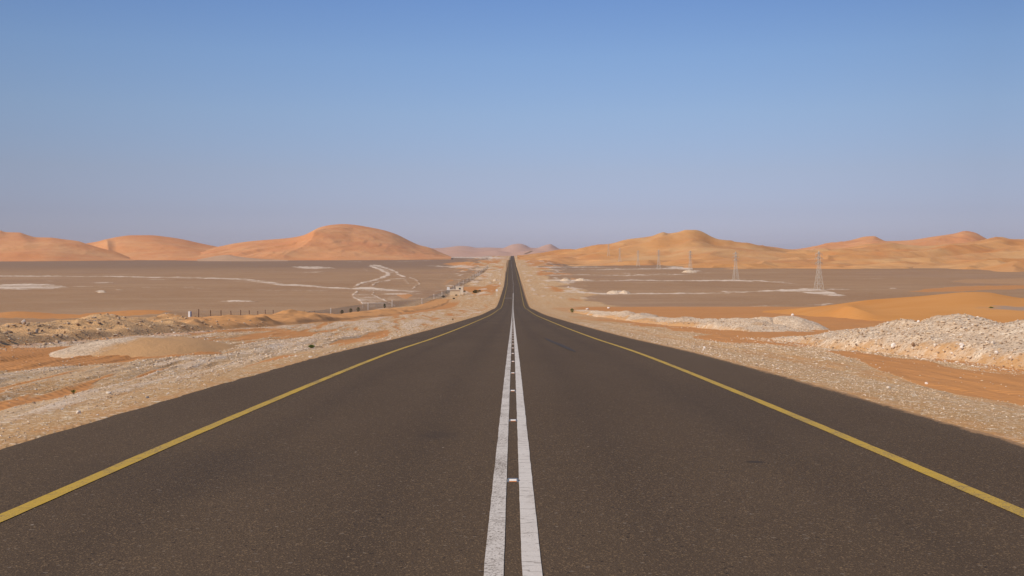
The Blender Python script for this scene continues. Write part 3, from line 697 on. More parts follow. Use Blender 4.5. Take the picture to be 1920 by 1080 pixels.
def mound(name, cx, cy, rx, ry, h, mat, seed, sand=0.0, label=None, cat='mound', res=.08, skew=0, group=None, rough=.08):
    nx = max(12, int(2.3*rx/res)); ny = max(12, int(2.3*ry/(res*1.6)))
    X, Y = np.meshgrid(cx + np.linspace(-1.15, 1.15, nx)*rx, cy + np.linspace(-1.15, 1.15, ny)*ry, indexing='xy')
    q = ((X-cx - skew*(Y-cy))/rx)**2 + ((Y-cy)/ry)**2 + .35*(fbm(X*1.5/rx, Y*1.5/ry, seed, 4) - .5)
    p = np.clip(1 - q, 0, 1)**1.15
    gg = ground_z(X, Y); sm_ = base(X, Y) - .12; kq = sstep(p, 0, .12)
    Z = gg*(1-kq) + sm_*kq - .06 + p*h + (fbm(X*3/rx**.5, Y*2.2/rx**.5, seed+3, 5) - .5)*(rough if rx < 2.5 or h > 1 else .03)*sstep(p, .02, .3)*max(.5, h)
    Z = np.where(q > 1, Z - .12*sstep(q, 1, 1.15), Z)
    me = mesh_np(name, np.stack([X, Y, Z], -1).reshape(-1, 3), grid_faces(*X.shape))
    sm = np.clip(sand + .5*(fbm(X*.8, Y*.8, seed+8, 3) - .5), 0, 1).ravel() if np.isscalar(sand) else sand(X, Y, p).ravel()
    col_attr(me, 'mask', np.stack([sm, 0*sm, 0*sm], -1))
    o = link(name, me, mat)
    if label: tag(o, label, cat, group)
    return o
mound('sand_mound', -12.1, 33.6, 3.2, 4.2, .60, M_MOUND, 5, lambda X, Y, p: np.clip(.05 + .8*sstep(X - .25*(Y-33.6), -12.9, -10.8) + .6*(fbm(X*1.3, Y*.7, 88, 4) - .5), 0, 1), 'low mound on the left verge, half white chalk where sunlit and half bare sand where shaded', 'mound')  # lit left side whiter, shaded right side tanner, put into the colour mask

sB_mask = lambda X, Y, p: np.clip(.45*(1-sstep(p, .0, .45)) + .8*(fbm(X*.5, Y*.35, 91, 4) - .46), 0, 1)
mound('rubble_heap', 19.0, 68.5, 2.9, 3.4, 1.0, M_RUBBLE, 41, sB_mask, 'white rubble heap at the right end of the distant chain, tapering to the right', 'rubble heap', rough=.35)
mound('rubble_heap', 17.2, 69.0, 2.0, 3.2, .95, M_RUBBLE, 42, sB_mask, 'lumpy white rubble heap with a bright rock on top, left of the tapering one', 'rubble heap', rough=.35)
def heap_at(px, py, wpx, hpx, mat, seed, label, cat='rubble heap', sand=.1, name='rubble_heap', deep=1.0):
    x, y, z = spot(px, py); s = F/y
    return mound(name, x, y + .3*wpx/s, .5*wpx/s, .5*wpx/s*deep, hpx/s*1.1, mat, seed, sand, label, cat, res=max(.08, .03*wpx/s), rough=.5)
heap_at(1152, 551, 34, 5.5, M_RUBBLE, 31, 'small white rubble heap on the brown plain, left one of a touching pair'); heap_at(1172, 551, 24, 6, M_RUBBLE, 32, 'small white rubble heap on the brown plain, right one of a touching pair')
heap_at(928, 527, 9, 4, M_RUBBLE, 33, 'bright white rubble heap close to the left edge of the far road', deep=.8)
heap_at(1061, 527.5, 24, 4.5, M_RUBBLE, 34, 'pale rubble heap ending a white strip beside the far road on the right'); heap_at(1090, 527, 26, 4.5, M_RUBBLE, 35, 'pale rubble heap on a white strip, just right of the one nearest the far road')
heap_at(1294, 511, 32, 4.5, M_RUBBLE, 36, 'white rubble heap at the foot of the third pylon from the right')
heap_at(188, 549, 20, 3, M_RUBBLE, 37, 'lone pale heap on the left plain below the long white track')

# ------------------------------------------------------------------ dunes
def dune(name, curves, mat, back=6.0, step=2.0, nt_=(10, 40), noise=(1.0, .012, .005), seed=1, sharp=False, sink=2.0, zfoot=PL, skew=0.0, rid=0.0, ridf=(.01, .004), maskfn=None, blur=0, crease=None, waves=None):
    """curves: foot ... crest, each a list of (photo column, photo row, distance); real heights follow from row and distance"""
    p0 = max(c[0][0] for c in curves); p1 = min(c[-1][0] for c in curves)
    px = np.arange(p0, p1 + step, step); K = []
    for c in curves:
        c = np.array(c, float)
        y = pchip(c[:, 0], c[:, 1], px); D = pchip(c[:, 0], c[:, 2], px)
        K.append((D, -(y - HZ)/F*D))
    D = np.stack([k[0] for k in K]); H = np.stack([k[1] for k in K])
    for i in range(1, len(D)): D[i] = np.maximum(D[i], D[i-1] + 3)
    # back slope
    hb = np.maximum(H[-1] - zfoot, 1)
    D = np.concatenate([D, (D[-1] + hb*back)[None]]); H = np.concatenate([H, np.full_like(H[:1], zfoot - sink)])
    D = np.concatenate([(D[0] - 25)[None], D]); H = np.concatenate([np.minimum(H[0], zfoot)[None] - sink, H])
    rows_D = []; rows_H = []; rows_w = []
    for i in range(len(D)-1):
        n = nt_[1] if 0 < i < len(D)-2 else nt_[0]
        for t in np.arange(n)/n:
            # smooth in, straight through the face, slightly rounded at the crest
            if i == len(D)-3: e = t + .10*math.sin(math.pi*t)*(1 - t) - .06*math.sin(2*math.pi*t)
            else: e = t
            if i == len(D)-2: e = t*t*(3-2*t)*.6 + .4*t
            rows_D.append(D[i] + (D[i+1]-D[i])*t); rows_H.append(H[i] + (H[i+1]-H[i])*e)
            wv = math.sin(math.pi*t)**.6 if 0 < i < len(D)-2 else (0 if i == 0 else .6*math.sin(math.pi*t))
            rows_w.append(np.full_like(px, wv))
    rows_D.append(D[-1]); rows_H.append(H[-1]); rows_w.append(np.zeros_like(px))
    RDm = np.stack(rows_D); Z = np.stack(rows_H); Wt = np.stack(rows_w)
    if blur:
        base_row = sum(nt_[1] if 0 < i < len(D)-2 else nt_[0] for i in range(len(D)-2))   # the crest row
        for q in range(len(Z)):
            dist = abs(q - base_row)/max(1, nt_[1])
            sg = blur*min(1.0, dist*1.6)
            if sg < .6: continue
            hw = int(3*sg); kk = np.exp(-.5*(np.arange(-hw, hw+1)/sg)**2); kk /= kk.sum()
            Z[q] = np.convolve(np.pad(Z[q], hw, mode='edge'), kk, 'valid')
    X = (px - 960.5)/F*RDm; Y = RDm
    if crease:                                       # a brink line running down the face, one flank to each side of it
        cp, A, wl, wr = crease; cp = np.array(cp, float); Sx = pchip(cp[:, 1], cp[:, 0], RDm); u = px[None] - Sx
        win = sstep(RDm, cp[0, 1] - 60, cp[0, 1] + 60)*(1 - .85*sstep(RDm, cp[-1, 1] - 200, cp[-1, 1]))
        t_ = np.where(u < 0, np.clip(1 + u/wl, 0, 1)**1.3, np.clip(1 - u/wr, 0, 1)**1.5)
        Z = Z + A*t_*win
    a, fx, fy = noise
    Z = Z + a*(fbm(X*fx, Y*fy, seed, 5) - .5)*2*Wt
    if waves:                                        # small transverse dunes: long windward backs, short steep lee faces
        for A, lam, ang, sd2 in waves:
            ca, sa = math.cos(ang), math.sin(ang)
            ph = (X*ca + Y*sa)/lam + 1.5*(fbm(X*.35/lam, Y*.35/lam, seed+sd2, 4) - .5)*2
            t = ph - np.floor(ph); pr = np.where(t < .78, (t/.78)**1.25, ((1-t)/.22))
            Z = Z + A*(pr - .5)*Wt*np.clip(2.2*fbm(X*.55/lam, Y*.55/lam, seed+sd2+7, 3) - .55, 0, 1.3)
    if rid: Z = Z + rid*(ridged(X*ridf[0] + Y*ridf[1]*skew, Y*ridf[1], seed+50, 4) - .6)*2*Wt
    me = mesh_np(name, np.stack([X, Y, Z], -1).reshape(-1, 3), grid_faces(*X.shape))
    m = maskfn(X, Y).ravel() if maskfn else np.zeros(X.size)
    col_attr(me, 'mask', np.stack([0*m, 0*m, m], -1))
    o = link(name, me, mat); tag(o, kind='structure')
    def sample(x, y):
        j = int(np.clip(round(((x/y*F + 960.5) - px[0])/step), 0, len(px)-1)); return float(np.interp(y, RDm[:, j], Z[:, j]))
    return o, sample

def fz(y): return -PL*F/(y - HZ)       # distance at which the plain shows on a given row
# left: far-left dune
dune('dune', [[(-160, 490, fz(490)), (60, 490, fz(490)), (160, 489, fz(489)), (254, 488, fz(488))],
              [(-160, 426, 2750), (-40, 430, 2750), (0, 432, 2750), (10, 435, 2740), (37, 436, 2720), (48, 439.6, 2700), (69, 444.8, 2680), (94, 445.4, 2660), (117, 448.3, 2640), (146, 452, 2620), (162, 457, 2600), (187, 464.6, 2580), (210, 471, 2560), (229, 477, 2550), (254, 487.5, 2540)]],
     M_DUNE_L, blur=6, noise=(4, .010, .006), seed=3, waves=[(12, 230, -.7, 0)], rid=2, ridf=(.006, .004), skew=.6)
# left: second dune with a sunlit left horn and a brink curving down from it
dune('dune', [[(140, 487.2, fz(487.2)), (240, 487.6, fz(487.6)), (330, 488, fz(488)), (430, 488.2, fz(488.2)), (500, 487.6, fz(487.6))],
              [(140, 462, 3050), (162, 456.3, 3050), (181, 453.6, 3040), (198, 449.5, 3030), (219, 444.4, 3030), (250, 441, 3060), (281, 441, 3090), (312, 444, 3130), (344, 449, 3160), (375, 456, 3200), (400, 461, 3220), (420, 465, 3240), (460, 477, 3250), (500, 485.5, 3260)]],
     M_DUNE_L, blur=4, noise=(3.0, .009, .006), seed=5, rid=1.5, ridf=(.007, .005), skew=-.6, nt_=(10, 60), waves=[(7, 240, -.6, 0)],
     crease=([(238, 2440), (216, 2560), (203, 2700), (201, 2850), (198, 3030)], 9, 40, 16))
# left: the big dune, its sharp brink sweeping down from the shoulder
dune('dune', [[(330, 488.4, fz(488.4)), (412, 488.8, fz(488.8)), (500, 488.6, fz(488.6)), (560, 488, fz(488)), (620, 487.2, 2430), (700, 486, 2500), (780, 485, 2600), (846, 484, 2750)],
              [(330, 480, 3000), (380, 468, 3000), (412, 462, 3000), (442, 456, 3000), (483, 451, 3000), (525, 448, 3000), (546, 446.3, 3000), (567, 442.5, 3000), (581, 437, 3000), (588, 433, 3005), (600, 427, 3030), (625, 421.5, 3070), (644, 420, 3110), (665, 421.5, 3150), (692, 426, 3150), (721, 432, 3180), (744, 439.6, 3200), (765, 450, 3220), (785, 459, 3240), (808, 465, 3260), (821, 471, 3270), (846, 481.5, 3280)]],
     M_DUNE_L, blur=5, noise=(2.6, .012, .006), seed=9, rid=1.2, ridf=(.016, .006), skew=1.5, nt_=(10, 90), waves=[(3.5, 120, -.35, 0), (1.8, 45, -.3, 5)],
     crease=([(532, 2440), (552, 2520), (573, 2620), (587, 2740), (591, 2850), (583, 2990)], 15, 80, 62))
# left: low grey apron at the foot of the dunes
dune('dune', [[(370, 489.6, 2150), (450, 489.8, 2140), (540, 489, 2200)], [(370, 486.5, 2290), (425, 478, 2300), (450, 481.5, 2300), (500, 486, 2310), (540, 487.8, 2320)]],
     M_APRON, noise=(1, .01, .006), seed=17, blur=6, back=4)
# low grey-brown apron in front, left
# far pink dunes on the skyline behind the road
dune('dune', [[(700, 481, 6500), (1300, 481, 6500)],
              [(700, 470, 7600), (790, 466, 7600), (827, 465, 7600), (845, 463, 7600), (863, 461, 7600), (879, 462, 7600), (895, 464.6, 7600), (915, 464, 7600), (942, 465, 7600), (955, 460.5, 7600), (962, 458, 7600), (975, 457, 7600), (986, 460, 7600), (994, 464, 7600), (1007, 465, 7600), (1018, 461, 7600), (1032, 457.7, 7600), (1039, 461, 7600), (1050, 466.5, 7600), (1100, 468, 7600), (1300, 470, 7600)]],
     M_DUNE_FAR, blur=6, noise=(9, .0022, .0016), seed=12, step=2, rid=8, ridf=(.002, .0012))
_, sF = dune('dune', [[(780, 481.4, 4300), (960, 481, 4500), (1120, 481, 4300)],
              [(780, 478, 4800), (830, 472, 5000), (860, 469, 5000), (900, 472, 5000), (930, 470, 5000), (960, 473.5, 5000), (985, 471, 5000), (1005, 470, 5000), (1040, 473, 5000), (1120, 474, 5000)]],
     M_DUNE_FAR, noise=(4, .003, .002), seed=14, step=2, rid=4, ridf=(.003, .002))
# right: the main peak and its long left shoulder
L1foot = [(970, 489, 1750), (1020, 493, 1500), (1080, 498, 1330), (1180, 500, 1230), (1250, 502.5, 1130), (1310, 508, 980), (1400, 510, 940), (1520, 511, 930), (1700, 511, 940), (1900, 511, 940)]
_, sL1 = dune('dune', [L1foot,
              [(970, 485, 2000), (1020, 485, 1700), (1080, 486, 1560), (1180, 488, 1420), (1250, 489, 1380), (1310, 487, 1330), (1400, 489, 1260), (1520, 492, 1180), (1700, 494, 1180), (1900, 497, 1180)],
              [(970, 482, 2500), (1000, 478, 2350), (1020, 474.5, 2250), (1050, 470.5, 2150), (1085, 467, 2050), (1120, 462.5, 1980), (1150, 457.5, 1950), (1182, 451, 1930), (1205, 447.5, 1920), (1224, 442.7, 1900), (1236, 437.5, 1900), (1244, 435.4, 1900), (1253, 437.5, 1900), (1270, 435.4, 1880), (1287, 431, 1860), (1303, 431, 1850), (1318, 436.5, 1860), (1332, 444.8, 1880), (1349, 450, 1900), (1370, 450.6, 1920), (1382, 454.6, 1940), (1399, 455, 1960), (1422, 460, 1980), (1453, 466, 1980), (1520, 474, 1980), (1700, 480, 1980), (1900, 482, 1980)]],
     M_DUNE_R, blur=9, noise=(3.5, .010, .007), seed=21, rid=3.0, ridf=(.010, .008), skew=-1.2, nt_=(10, 90), waves=[(15, 210, -1.0, 0), (5, 70, -.8, 9)])
dR = None
# right: rose dunes behind
dune('dune', [[(1380, 484, 2700), (2080, 484, 2700)],
              [(1380, 465, 3500), (1422, 461, 3500), (1453, 464.6, 3500), (1485, 467.5, 3500), (1520, 463, 3500), (1572, 455, 3480), (1600, 449.5, 3470), (1624, 443.8, 3460), (1639, 442.7, 3450), (1649, 447, 3450), (1662, 452, 3450), (1697, 451, 3450), (1749, 443.8, 3430), (1791, 437.5, 3420), (1810, 433, 3400), (1828, 436, 3400), (1841, 442.7, 3400), (1860, 452, 3400), (1900, 462, 3400), (2080, 460, 3400)]],
     M_DUNE_L, blur=14, noise=(6, .006, .005), seed=25, rid=8, ridf=(.007, .005), skew=.8, waves=[(14, 260, -.9, 0)])
# right: nearer field of small crests rising to the right edge
_, sL3 = dune('dune', [[(1380, 511, 945), (1520, 512, 905), (1640, 510, 955), (1740, 508, 1000), (1820, 512, 930), (1920, 516, 840), (2080, 516, 840)],
              [(1380, 501, 1250), (1520, 495, 1230), (1640, 487, 1230), (1740, 486, 1230), (1820, 487, 1200), (1920, 487, 1180), (2080, 484, 1180)],
              [(1380, 492, 1650), (1440, 480, 1700), (1480, 474, 1700), (1520, 470.5, 1720), (1570, 468, 1740), (1610, 462, 1750), (1650, 456.5, 1750), (1668, 455, 1750), (1700, 459.5, 1760), (1745, 461, 1770), (1790, 457, 1780), (1830, 452, 1780), (1851, 448, 1780), (1862, 445.4, 1780), (1878, 444.4, 1780), (1895, 448, 1780), (1920, 449, 1780), (1990, 441, 1780), (2080, 436, 1780)]],
     M_DUNE_R, blur=8, noise=(4, .010, .009), seed=28, rid=3.5, ridf=(.009, .011), skew=1.0, nt_=(10, 100), waves=[(15, 190, -1.0, 0), (5, 65, -.8, 9)])
# right foreground: smooth orange dune behind the rubble
dune('dune', [[(1430, 593, 175), (1500, 597, 150), (1560, 602, 125), (1640, 612, 95), (1740, 618, 83), (1850, 618, 83), (1920, 618, 83), (2080, 625, 78)],
              [(1430, 588, 190), (1500, 587, 165), (1560, 585, 140), (1590, 574, 128), (1615, 581, 118), (1650, 592, 108), (1690, 596, 104), (1740, 596, 103), (1850, 591, 106), (1920, 588, 106), (2080, 590, 104)],
              [(1430, 583, 205), (1480, 579.5, 190), (1520, 576, 176), (1570, 570.3, 165), (1600, 566, 158), (1628, 562.5, 152), (1680, 558.5, 146), (1728, 555, 142), (1770, 551, 139), (1805, 548, 137), (1830, 547.4, 136), (1853, 548.3, 136), (1885, 554, 134), (1920, 559, 132), (2080, 560, 130)]],
     M_NEARDUNE, back=9, blur=3, noise=(.25, .05, .04), seed=33, zfoot=-12, sink=3, nt_=(8, 40), step=2,
     maskfn=lambda X, Y: np.exp(-(((X-58.5)/5.5)**2 + ((Y-113)/4.5)**2))*.8 + .0)

# ------------------------------------------------------------------ a further piece of road climbing the dunes beyond the crest
def far_road():
    pts = [(984, 476.6), (988, 475), (991, 473.6), (994, 472.2), (997, 470.8)]
    V = []
    for px, py in pts:
        d = np.arange(4300, 5000, 4.); h = np.array([sF((px-960.5)/F*q, q) for q in d]); k = int(np.argmax(h >= -(py-HZ)/F*d))
        if k == 0: k = len(d)-1
        x = (px-960.5)/F*d[k]
        for s_ in (-6, 6): V.append((x+s_, d[k], h[k] + 1.6))
    V = np.array(V); o = link('road', mesh_np('road', V, grid_faces(len(pts), 2)), M_ASPH); tag(o, kind='structure')
far_road()

def land(x, y):
    z = gz(x, y)
    for f_ in (sL1, sL3):
        q = f_(x, y)
        if 900 < y < 2200 and x > 20: z = max(z, q)
    return z

# ------------------------------------------------------------------ pylons, one line of them right of the road
M_STEEL = simple('galvanised_steel', (.54, .49, .43), .6, .08, 2)
M_INS = simple('insulator', (.42, .38, .36), .4)
def pylon():
    r = empty('pylon'); H = 19.3
    prof = [(0, 1.75), (3.2, 1.42), (6.2, 1.08), (8.8, .82), (11, .68), (13, .60), (15, .54), (17, .46), (18.3, .34)]
    low = MB(); up = MB()
    for k in range(len(prof)-1):
        (z0, a), (z1, b) = prof[k], prof[k+1]; m = low if k < 3 else up; th = .08 if k < 3 else .065
        c0 = [(-a, -a, z0), (a, -a, z0), (a, a, z0), (-a, a, z0)]; c1 = [(-b, -b, z1), (b, -b, z1), (b, b, z1), (-b, b, z1)]
        for i in range(4):
            j = (i+1) % 4
            m.bar(c0[i], c1[i], th, 4); m.bar(c0[i], c1[j], th*.55, 4); m.bar(c0[j], c1[i], th*.55, 4); m.bar(c1[i], c1[j], th*.6, 4)
    for sx in (-1, 1):
        for sy in (-1, 1): low.box((sx*1.75, sy*1.75, .1), (.8, .8, .5))
    low.build('leg_frame', M_STEEL, r); 
    for sx in (-1, 1):
        for sy in (-1, 1): up.bar((sx*.34, sy*.34, 18.3), (0, 0, H), .08, 4)
    up.build('mast', M_STEEL, r)
    for z, w_ in ((17.6, 1.9), (15.4, 2.3), (13.2, 1.9)):
        a = MB(); 
        for s_ in (-1, 1):
            for y_ in (-.35, .35):
                a.bar((s_*.45, y_, z), (s_*w_, 0, z+.15), .055, 4); a.bar((s_*.45, y_, z+.8), (s_*w_, 0, z+.15), .045, 4)
        a.box((0, 0, z + .1), (1.1, .9, .12)); a.box((0, 0, z + .75), (1.1, .9, .10)); a.box((0, 0, z+.42), (.12, .9, .62))
        o = a.build('crossarm', M_STEEL, r)
        for s_ in (-1, 1):
            i_ = MB().bar((s_*(w_-.08), 0, z+.1), (s_*(w_-.08), 0, z-.8), .09, 6); i_.build('insulator', M_INS, o)
    return r
py0 = pylon()
PY = [(151.5, 492, 'pylon at the right end of the row, the largest, standing on the brown plain'), (151, 673, 'second pylon from the right, on the white strip across the plain'),
      (150.5, 842, 'third pylon from the right, with a white rubble heap at its foot'), (151.5, 1030, 'fourth pylon from the right, below the main dune peak'),
      (151, 1195, 'fifth pylon from the right, between the peak and the two hillside pylons'), (151.5, 1403, 'pylon second from the left, on a white patch low on the dune slope'),
      (151, 1562, 'leftmost pylon of the row, its top against the sky')]
BASE = [None, None, -14.6, -15.7, -14.7, -5.8, -1.6]
for i, (x, y, lb) in enumerate(PY):
    if i == 0: o = py0
    else:
        o = py0.copy(); COL.objects.link(o)
        for ch in py0.children:
            c = ch.copy(); COL.objects.link(c); c.parent = o
            for g_ in ch.children:
                d = g_.copy(); COL.objects.link(d); d.parent = c
    o.location = (x, y, land(x, y) - .1); o.rotation_euler = (0, 0, [.25, .15, .3, .2, .1, .2, .15][i])
    tag(o, lb, 'pylon', 'pylons in a row right of the road')
    print('pylon', i, round(land(x, y), 1), BASE[i])

# ------------------------------------------------------------------ fences on the left
M_POSTW = simple('concrete_post', (.70, .62, .53), .8, .08, 5); M_RUST = simple('rusty_steel', (.16, .095, .06), .8, .25, 10)
M_POSTG = simple('galvanised_post', (.42, .40, .36), .6, .1, 5, metal=.3); M_WIRE = simple('fence_wire', (.30, .27, .24), .6, .1, 5, metal=.3)
def make_chain():
    g = NT('chain_link'); 
    tr = g.n('ShaderNodeBsdfTransparent'); mx = g.n('ShaderNodeMixShader')
    x = g.n('ShaderNodeSeparateXYZ'); g.l(g.pos, x.inputs[0])
    s1 = g.math('ADD', x.outputs[1], x.outputs[2]); s2 = g.math('SUBTRACT', x.outputs[1], x.outputs[2])
    def ln(v): return g.math('LESS_THAN', g.math('FRACT', g.math('MULTIPLY', v, 14.0)), .24)
    k = g.math('MAXIMUM', ln(s1), ln(s2)); g.l(k, mx.inputs[0]); g.l(tr.outputs[0], mx.inputs[1]); g.l(g.b.outputs[0], mx.inputs[2])
    g.b.inputs['Base Color'].default_value = (.42, .40, .33, 1)
    g.l(mx.outputs[0], g.t.nodes['Material Output'].inputs[0]); return g.m
M_CHAIN = make_chain()
def polyline_pts(P, step):
    out = []; acc = 0
    for (x0, y0), (x1, y1) in zip(P[:-1], P[1:]):
        L = math.hypot(x1-x0, y1-y0); n = max(1, int(L/step))
        out += [(x0+(x1-x0)*k/n, y0+(y1-y0)*k/n) for k in range(n)]
    return out + [P[-1]]
def yrow(px, y): return ((px-960.5)/F*y, y)
FA = [(-60, 262), yrow(620, 287), yrow(690, 311), yrow(735, 326), yrow(791, 343), yrow(813.5, 389), yrow(828.6, 412), yrow(850, 500), yrow(860.5, 565), (-28.5, 680), (-27, 820), (-26, 960), (-27, 1100)]
def surf(x, y):
    z = gz(x, y)
    if 31 < y < 398 and -30 < x < -18: z = max(z, sL(x, y))
    return z
fence = empty('fence', (FA[5][0], FA[5][1], surf(*FA[5])))
fence['label'] = 'chain link fence with white concrete posts along the plain, left of the road'; fence['category'] = 'fence'
def at0(o, par):
    o.location = -par.location; return o
pts = polyline_pts(FA, 9)
V = []; 
for x, y in pts: z = surf(x, y); V += [(x, y, z - .15), (x, y, z + 2.0)]
at0(link('chain_link_mesh', mesh_np('chain_link_mesh', np.array(V), grid_faces(len(pts), 2), False), M_CHAIN, fence), fence)
for i, (x, y) in enumerate(FA[1:9] + polyline_pts(FA[8:], 32)[1:]):
    m = MB(); z = surf(x, y); m.box((x, y, z + .95), (.30, .30, 2.5), .9); m.box((x, y, z + 2.23), (.31, .31, .07)); at0(m.build('concrete_post', M_POSTW, fence), fence)
thin = [p for i, p in enumerate(polyline_pts(FA[:9], 4.2))][:70]
for x, y in thin:
    m = MB(); z = surf(x, y); m.bar((x, y, z - .2), (x, y, z + 1.85), .035, 5); at0(m.build('steel_post', M_POSTG, fence), fence)

def bank_z(x, y): return max(gz(x, y), sL(x, y))
FB = [(-27.2, 52.6 + 3.37*k) for k in range(26)]
f2 = empty('fence', (FB[12][0], FB[12][1], bank_z(*FB[12]))); f2['label'] = 'thin rusty post and wire fence just behind the stony sand bank'; f2['category'] = 'fence'
tops = []
rs = np.random.default_rng(5)
for k, (x, y) in enumerate(FB):
    z = float(R(np.array(y))) ; zb = min(bank_z(x, y), z) - .4
    m = MB()
    if k < 10:
        h = [.74, .50, .55, .72, .62, .3, .5, .45, .62, .6][k]; lx, ly = rs.normal(0, .02, 2); m.bar((x, y, zb), (x+lx, y+ly, z + h), .055, 5); at0(m.build('pale_post', M_POSTW, f2), f2); top = z + h
    else:
        h = 1.25 - .028*(k-10) + rs.uniform(-.12, .08); lx, ly = rs.normal(0, .04, 2); m.bar((x, y, zb), (x+lx, y+ly, z + h), .040, 5); at0(m.build('rusty_post', M_RUST, f2), f2); top = z + h
    tops.append((x, y, top))
wr = MB()
for dz in (.15, .5):
    for a, b in zip(tops[9:-1], tops[10:]): wr.bar((a[0], a[1], a[2]-dz), (b[0], b[1], b[2]-dz), .007, 3)
at0(wr.build('wire', M_WIRE, f2), f2)

# white marker post with a blue side
mx_, my_ = yrow(356, 76); mz = surf(mx_, my_); zt = -(586.5-HZ)/F*my_
mk = empty('marker_post', (mx_, my_, mz)); tag(mk, 'short white marker post with a blue right side, on top of the sand bank', 'marker post')
M_MW = simple('white_marker', (.82, .80, .76), .5, .05); M_MB = simple('blue_marker', (.05, .12, .30), .5, .1)
hh = max(.45, zt - mz); MB().box((-.03, 0, hh/2 - .1), (.17, .16, hh + .2), .94).build('white_body', M_MW, mk); MB().box((.078, .01, hh/2 + .02), (.044, .15, hh*.85)).build('blue_panel', M_MB, mk)

# ------------------------------------------------------------------ small buildings and the tank by the fence
M_WALLC = simple('cream_render', (.68, .53, .36), .85, .06, 1.5, bump=.01); M_WALLW = simple('pale_render', (.74, .64, .50), .85, .06, 1.5, bump=.01)
M_ROOF = simple('roof_slab', (.70, .56, .42), .85, .08, 2); M_DARK = simple('dark_opening', (.035, .03, .025), .6); M_TRIM = simple('grey_trim', (.35, .31, .27), .7)
def world_at(px, y): return (px-960.5)/F*y
y_ = 432; x0, x1 = world_at(843.4, y_), world_at(862.4, y_); cx_ = (x0+x1)/2; wd = x1-x0; zb = surf(cx_, y_); zt = -(543.2-HZ)/F*y_; h = zt - zb
b = empty('pump_house', (cx_, y_ + 1.6, zb), .04); tag(b, 'low cream pump house with flat roof slab, beside the fence', 'building')
m = MB().box((0, 0, h/2 - .3), (wd, 3.2, h + .1)); m.build('wall', M_WALLC, b)
MB().box((0, 0, h - .12), (wd + .4, 3.7, .24)).build('roof', M_ROOF, b)
dr = MB().box((wd/2 + .02, -.6, .85), (.06, .9, 1.8)).build('door', M_TRIM, b); MB().box((wd/2 + .07, -.3, .9), (.05, .06, .14)).build('handle', M_DARK, dr)
MB().box((-wd/2 - .10, -1.3, .5), (.12, .3, 1.3)).build('buttress', M_WALLC, b); MB().box((wd/2 - .3, -1.66, .35), (.4, .12, 1.1)).build('pier', M_WALLW, b)
y2 = 442; x0, x1 = world_at(854, y2), world_at(868.4, y2); cx2 = (x0+x1)/2; wd2 = x1-x0; zb2 = surf(cx2, y2); zt2 = -(536.6-HZ)/F*y2; h2 = zt2 - zb2
b = empty('shed', (cx2, y2 + 2.4, zb2), .04); tag(b, 'taller pale shed with one dark square window, behind the pump house', 'building')
MB().box((0, 0, h2/2 - .3), (wd2, 3.0, h2 + .3)).build('wall', M_WALLW, b)
MB().box((0, 0, h2 - .1), (wd2 + .2, 3.2, .16)).build('roof', M_ROOF, b)
wn = MB().box((world_at(861.6, y2) - cx2, -1.49, -(541.4-HZ)/F*y2 - zb2), (.72, .06, .66)).build('window', M_DARK, b)
f_ = MB(); wx, wz = world_at(861.6, y2) - cx2, -(541.4-HZ)/F*y2 - zb2
for sx in (-1, 1): f_.box((wx + sx*.40, -1.52, wz), (.07, .07, .84))
for sz in (-1, 1): f_.box((wx, -1.525, wz + sz*.38), (.72, .07, .07))
f_.build('frame', M_TRIM, wn)
MB().bar((world_at(867.5, y2) - cx2, -1.55, h2*.3), (world_at(867.5, y2) - cx2, -1.55, h2 + .85), .06, 6).build('pole', M_WALLW, b)
y3 = 446; tx = world_at(840.6, y3); tz = surf(tx, y3); zt3 = -(538.4-HZ)/F*y3; zm = -(543.9-HZ)/F*y3
b = empty('water_tank', (tx, y3, tz), .15); tag(b, 'small white box water tank on a grey steel stand, left of the pump house', 'water tank')
hb = zm - tz
MB().box((0, 0, hb + (zt3-zm)/2), (1.15, 1.15, zt3-zm), .97).build('tank', M_MW, b); MB().bar((0, 0, zt3-tz), (0, 0, zt3-tz + .12), .22, 10).build('lid', M_TRIM, b)
for sx in (-1, 1):
    for sy in (-1, 1): MB().bar((sx*.5, sy*.5, -.1), (sx*.46, sy*.46, hb - .06), .07, 5).build('leg', M_TRIM, b)
br = MB()
for sx in (-1, 1): br.bar((sx*.48, -.5, .1), (sx*.48, .5, hb-.2), .035, 4); br.bar((-.5, sx*.5, .1), (.5, sx*.5, hb-.2), .035, 4)
br.box((0, 0, hb - .03), (1.2, 1.2, .06)); br.build('frame', M_TRIM, b)

# roadside round signs, seen as white discs on posts
def sign(px, pyc, pyb, y, r, label):
    x = world_at(px, y); z = surf(x, y); zc = -(pyc-HZ)/F*y - z; o = empty('road_sign', (x, y, z)); tag(o, label, 'road sign')
    MB().bar((0, 0, -.2), (0, 0, zc + r*.6), .05, 8).build('post', M_POSTW, o)
    MB().bar((0, -.07, zc), (0, -.03, zc), r, 24).build('disc', M_MW, o); MB().box((0, 0, zc), (.3, .05, .08)).build('bracket', M_TRIM, o); MB().box((0, 0, .02), (.5, .5, .3), .9).build('footing', M_POSTW, o)
sign(931.6, 544.2, 552, 434, .50, 'larger round white road sign on a post left of the road, near the pump house')
sign(937.3, 531.3, 540, 540, .34, 'smaller round white road sign on a post, farther along the left roadside')

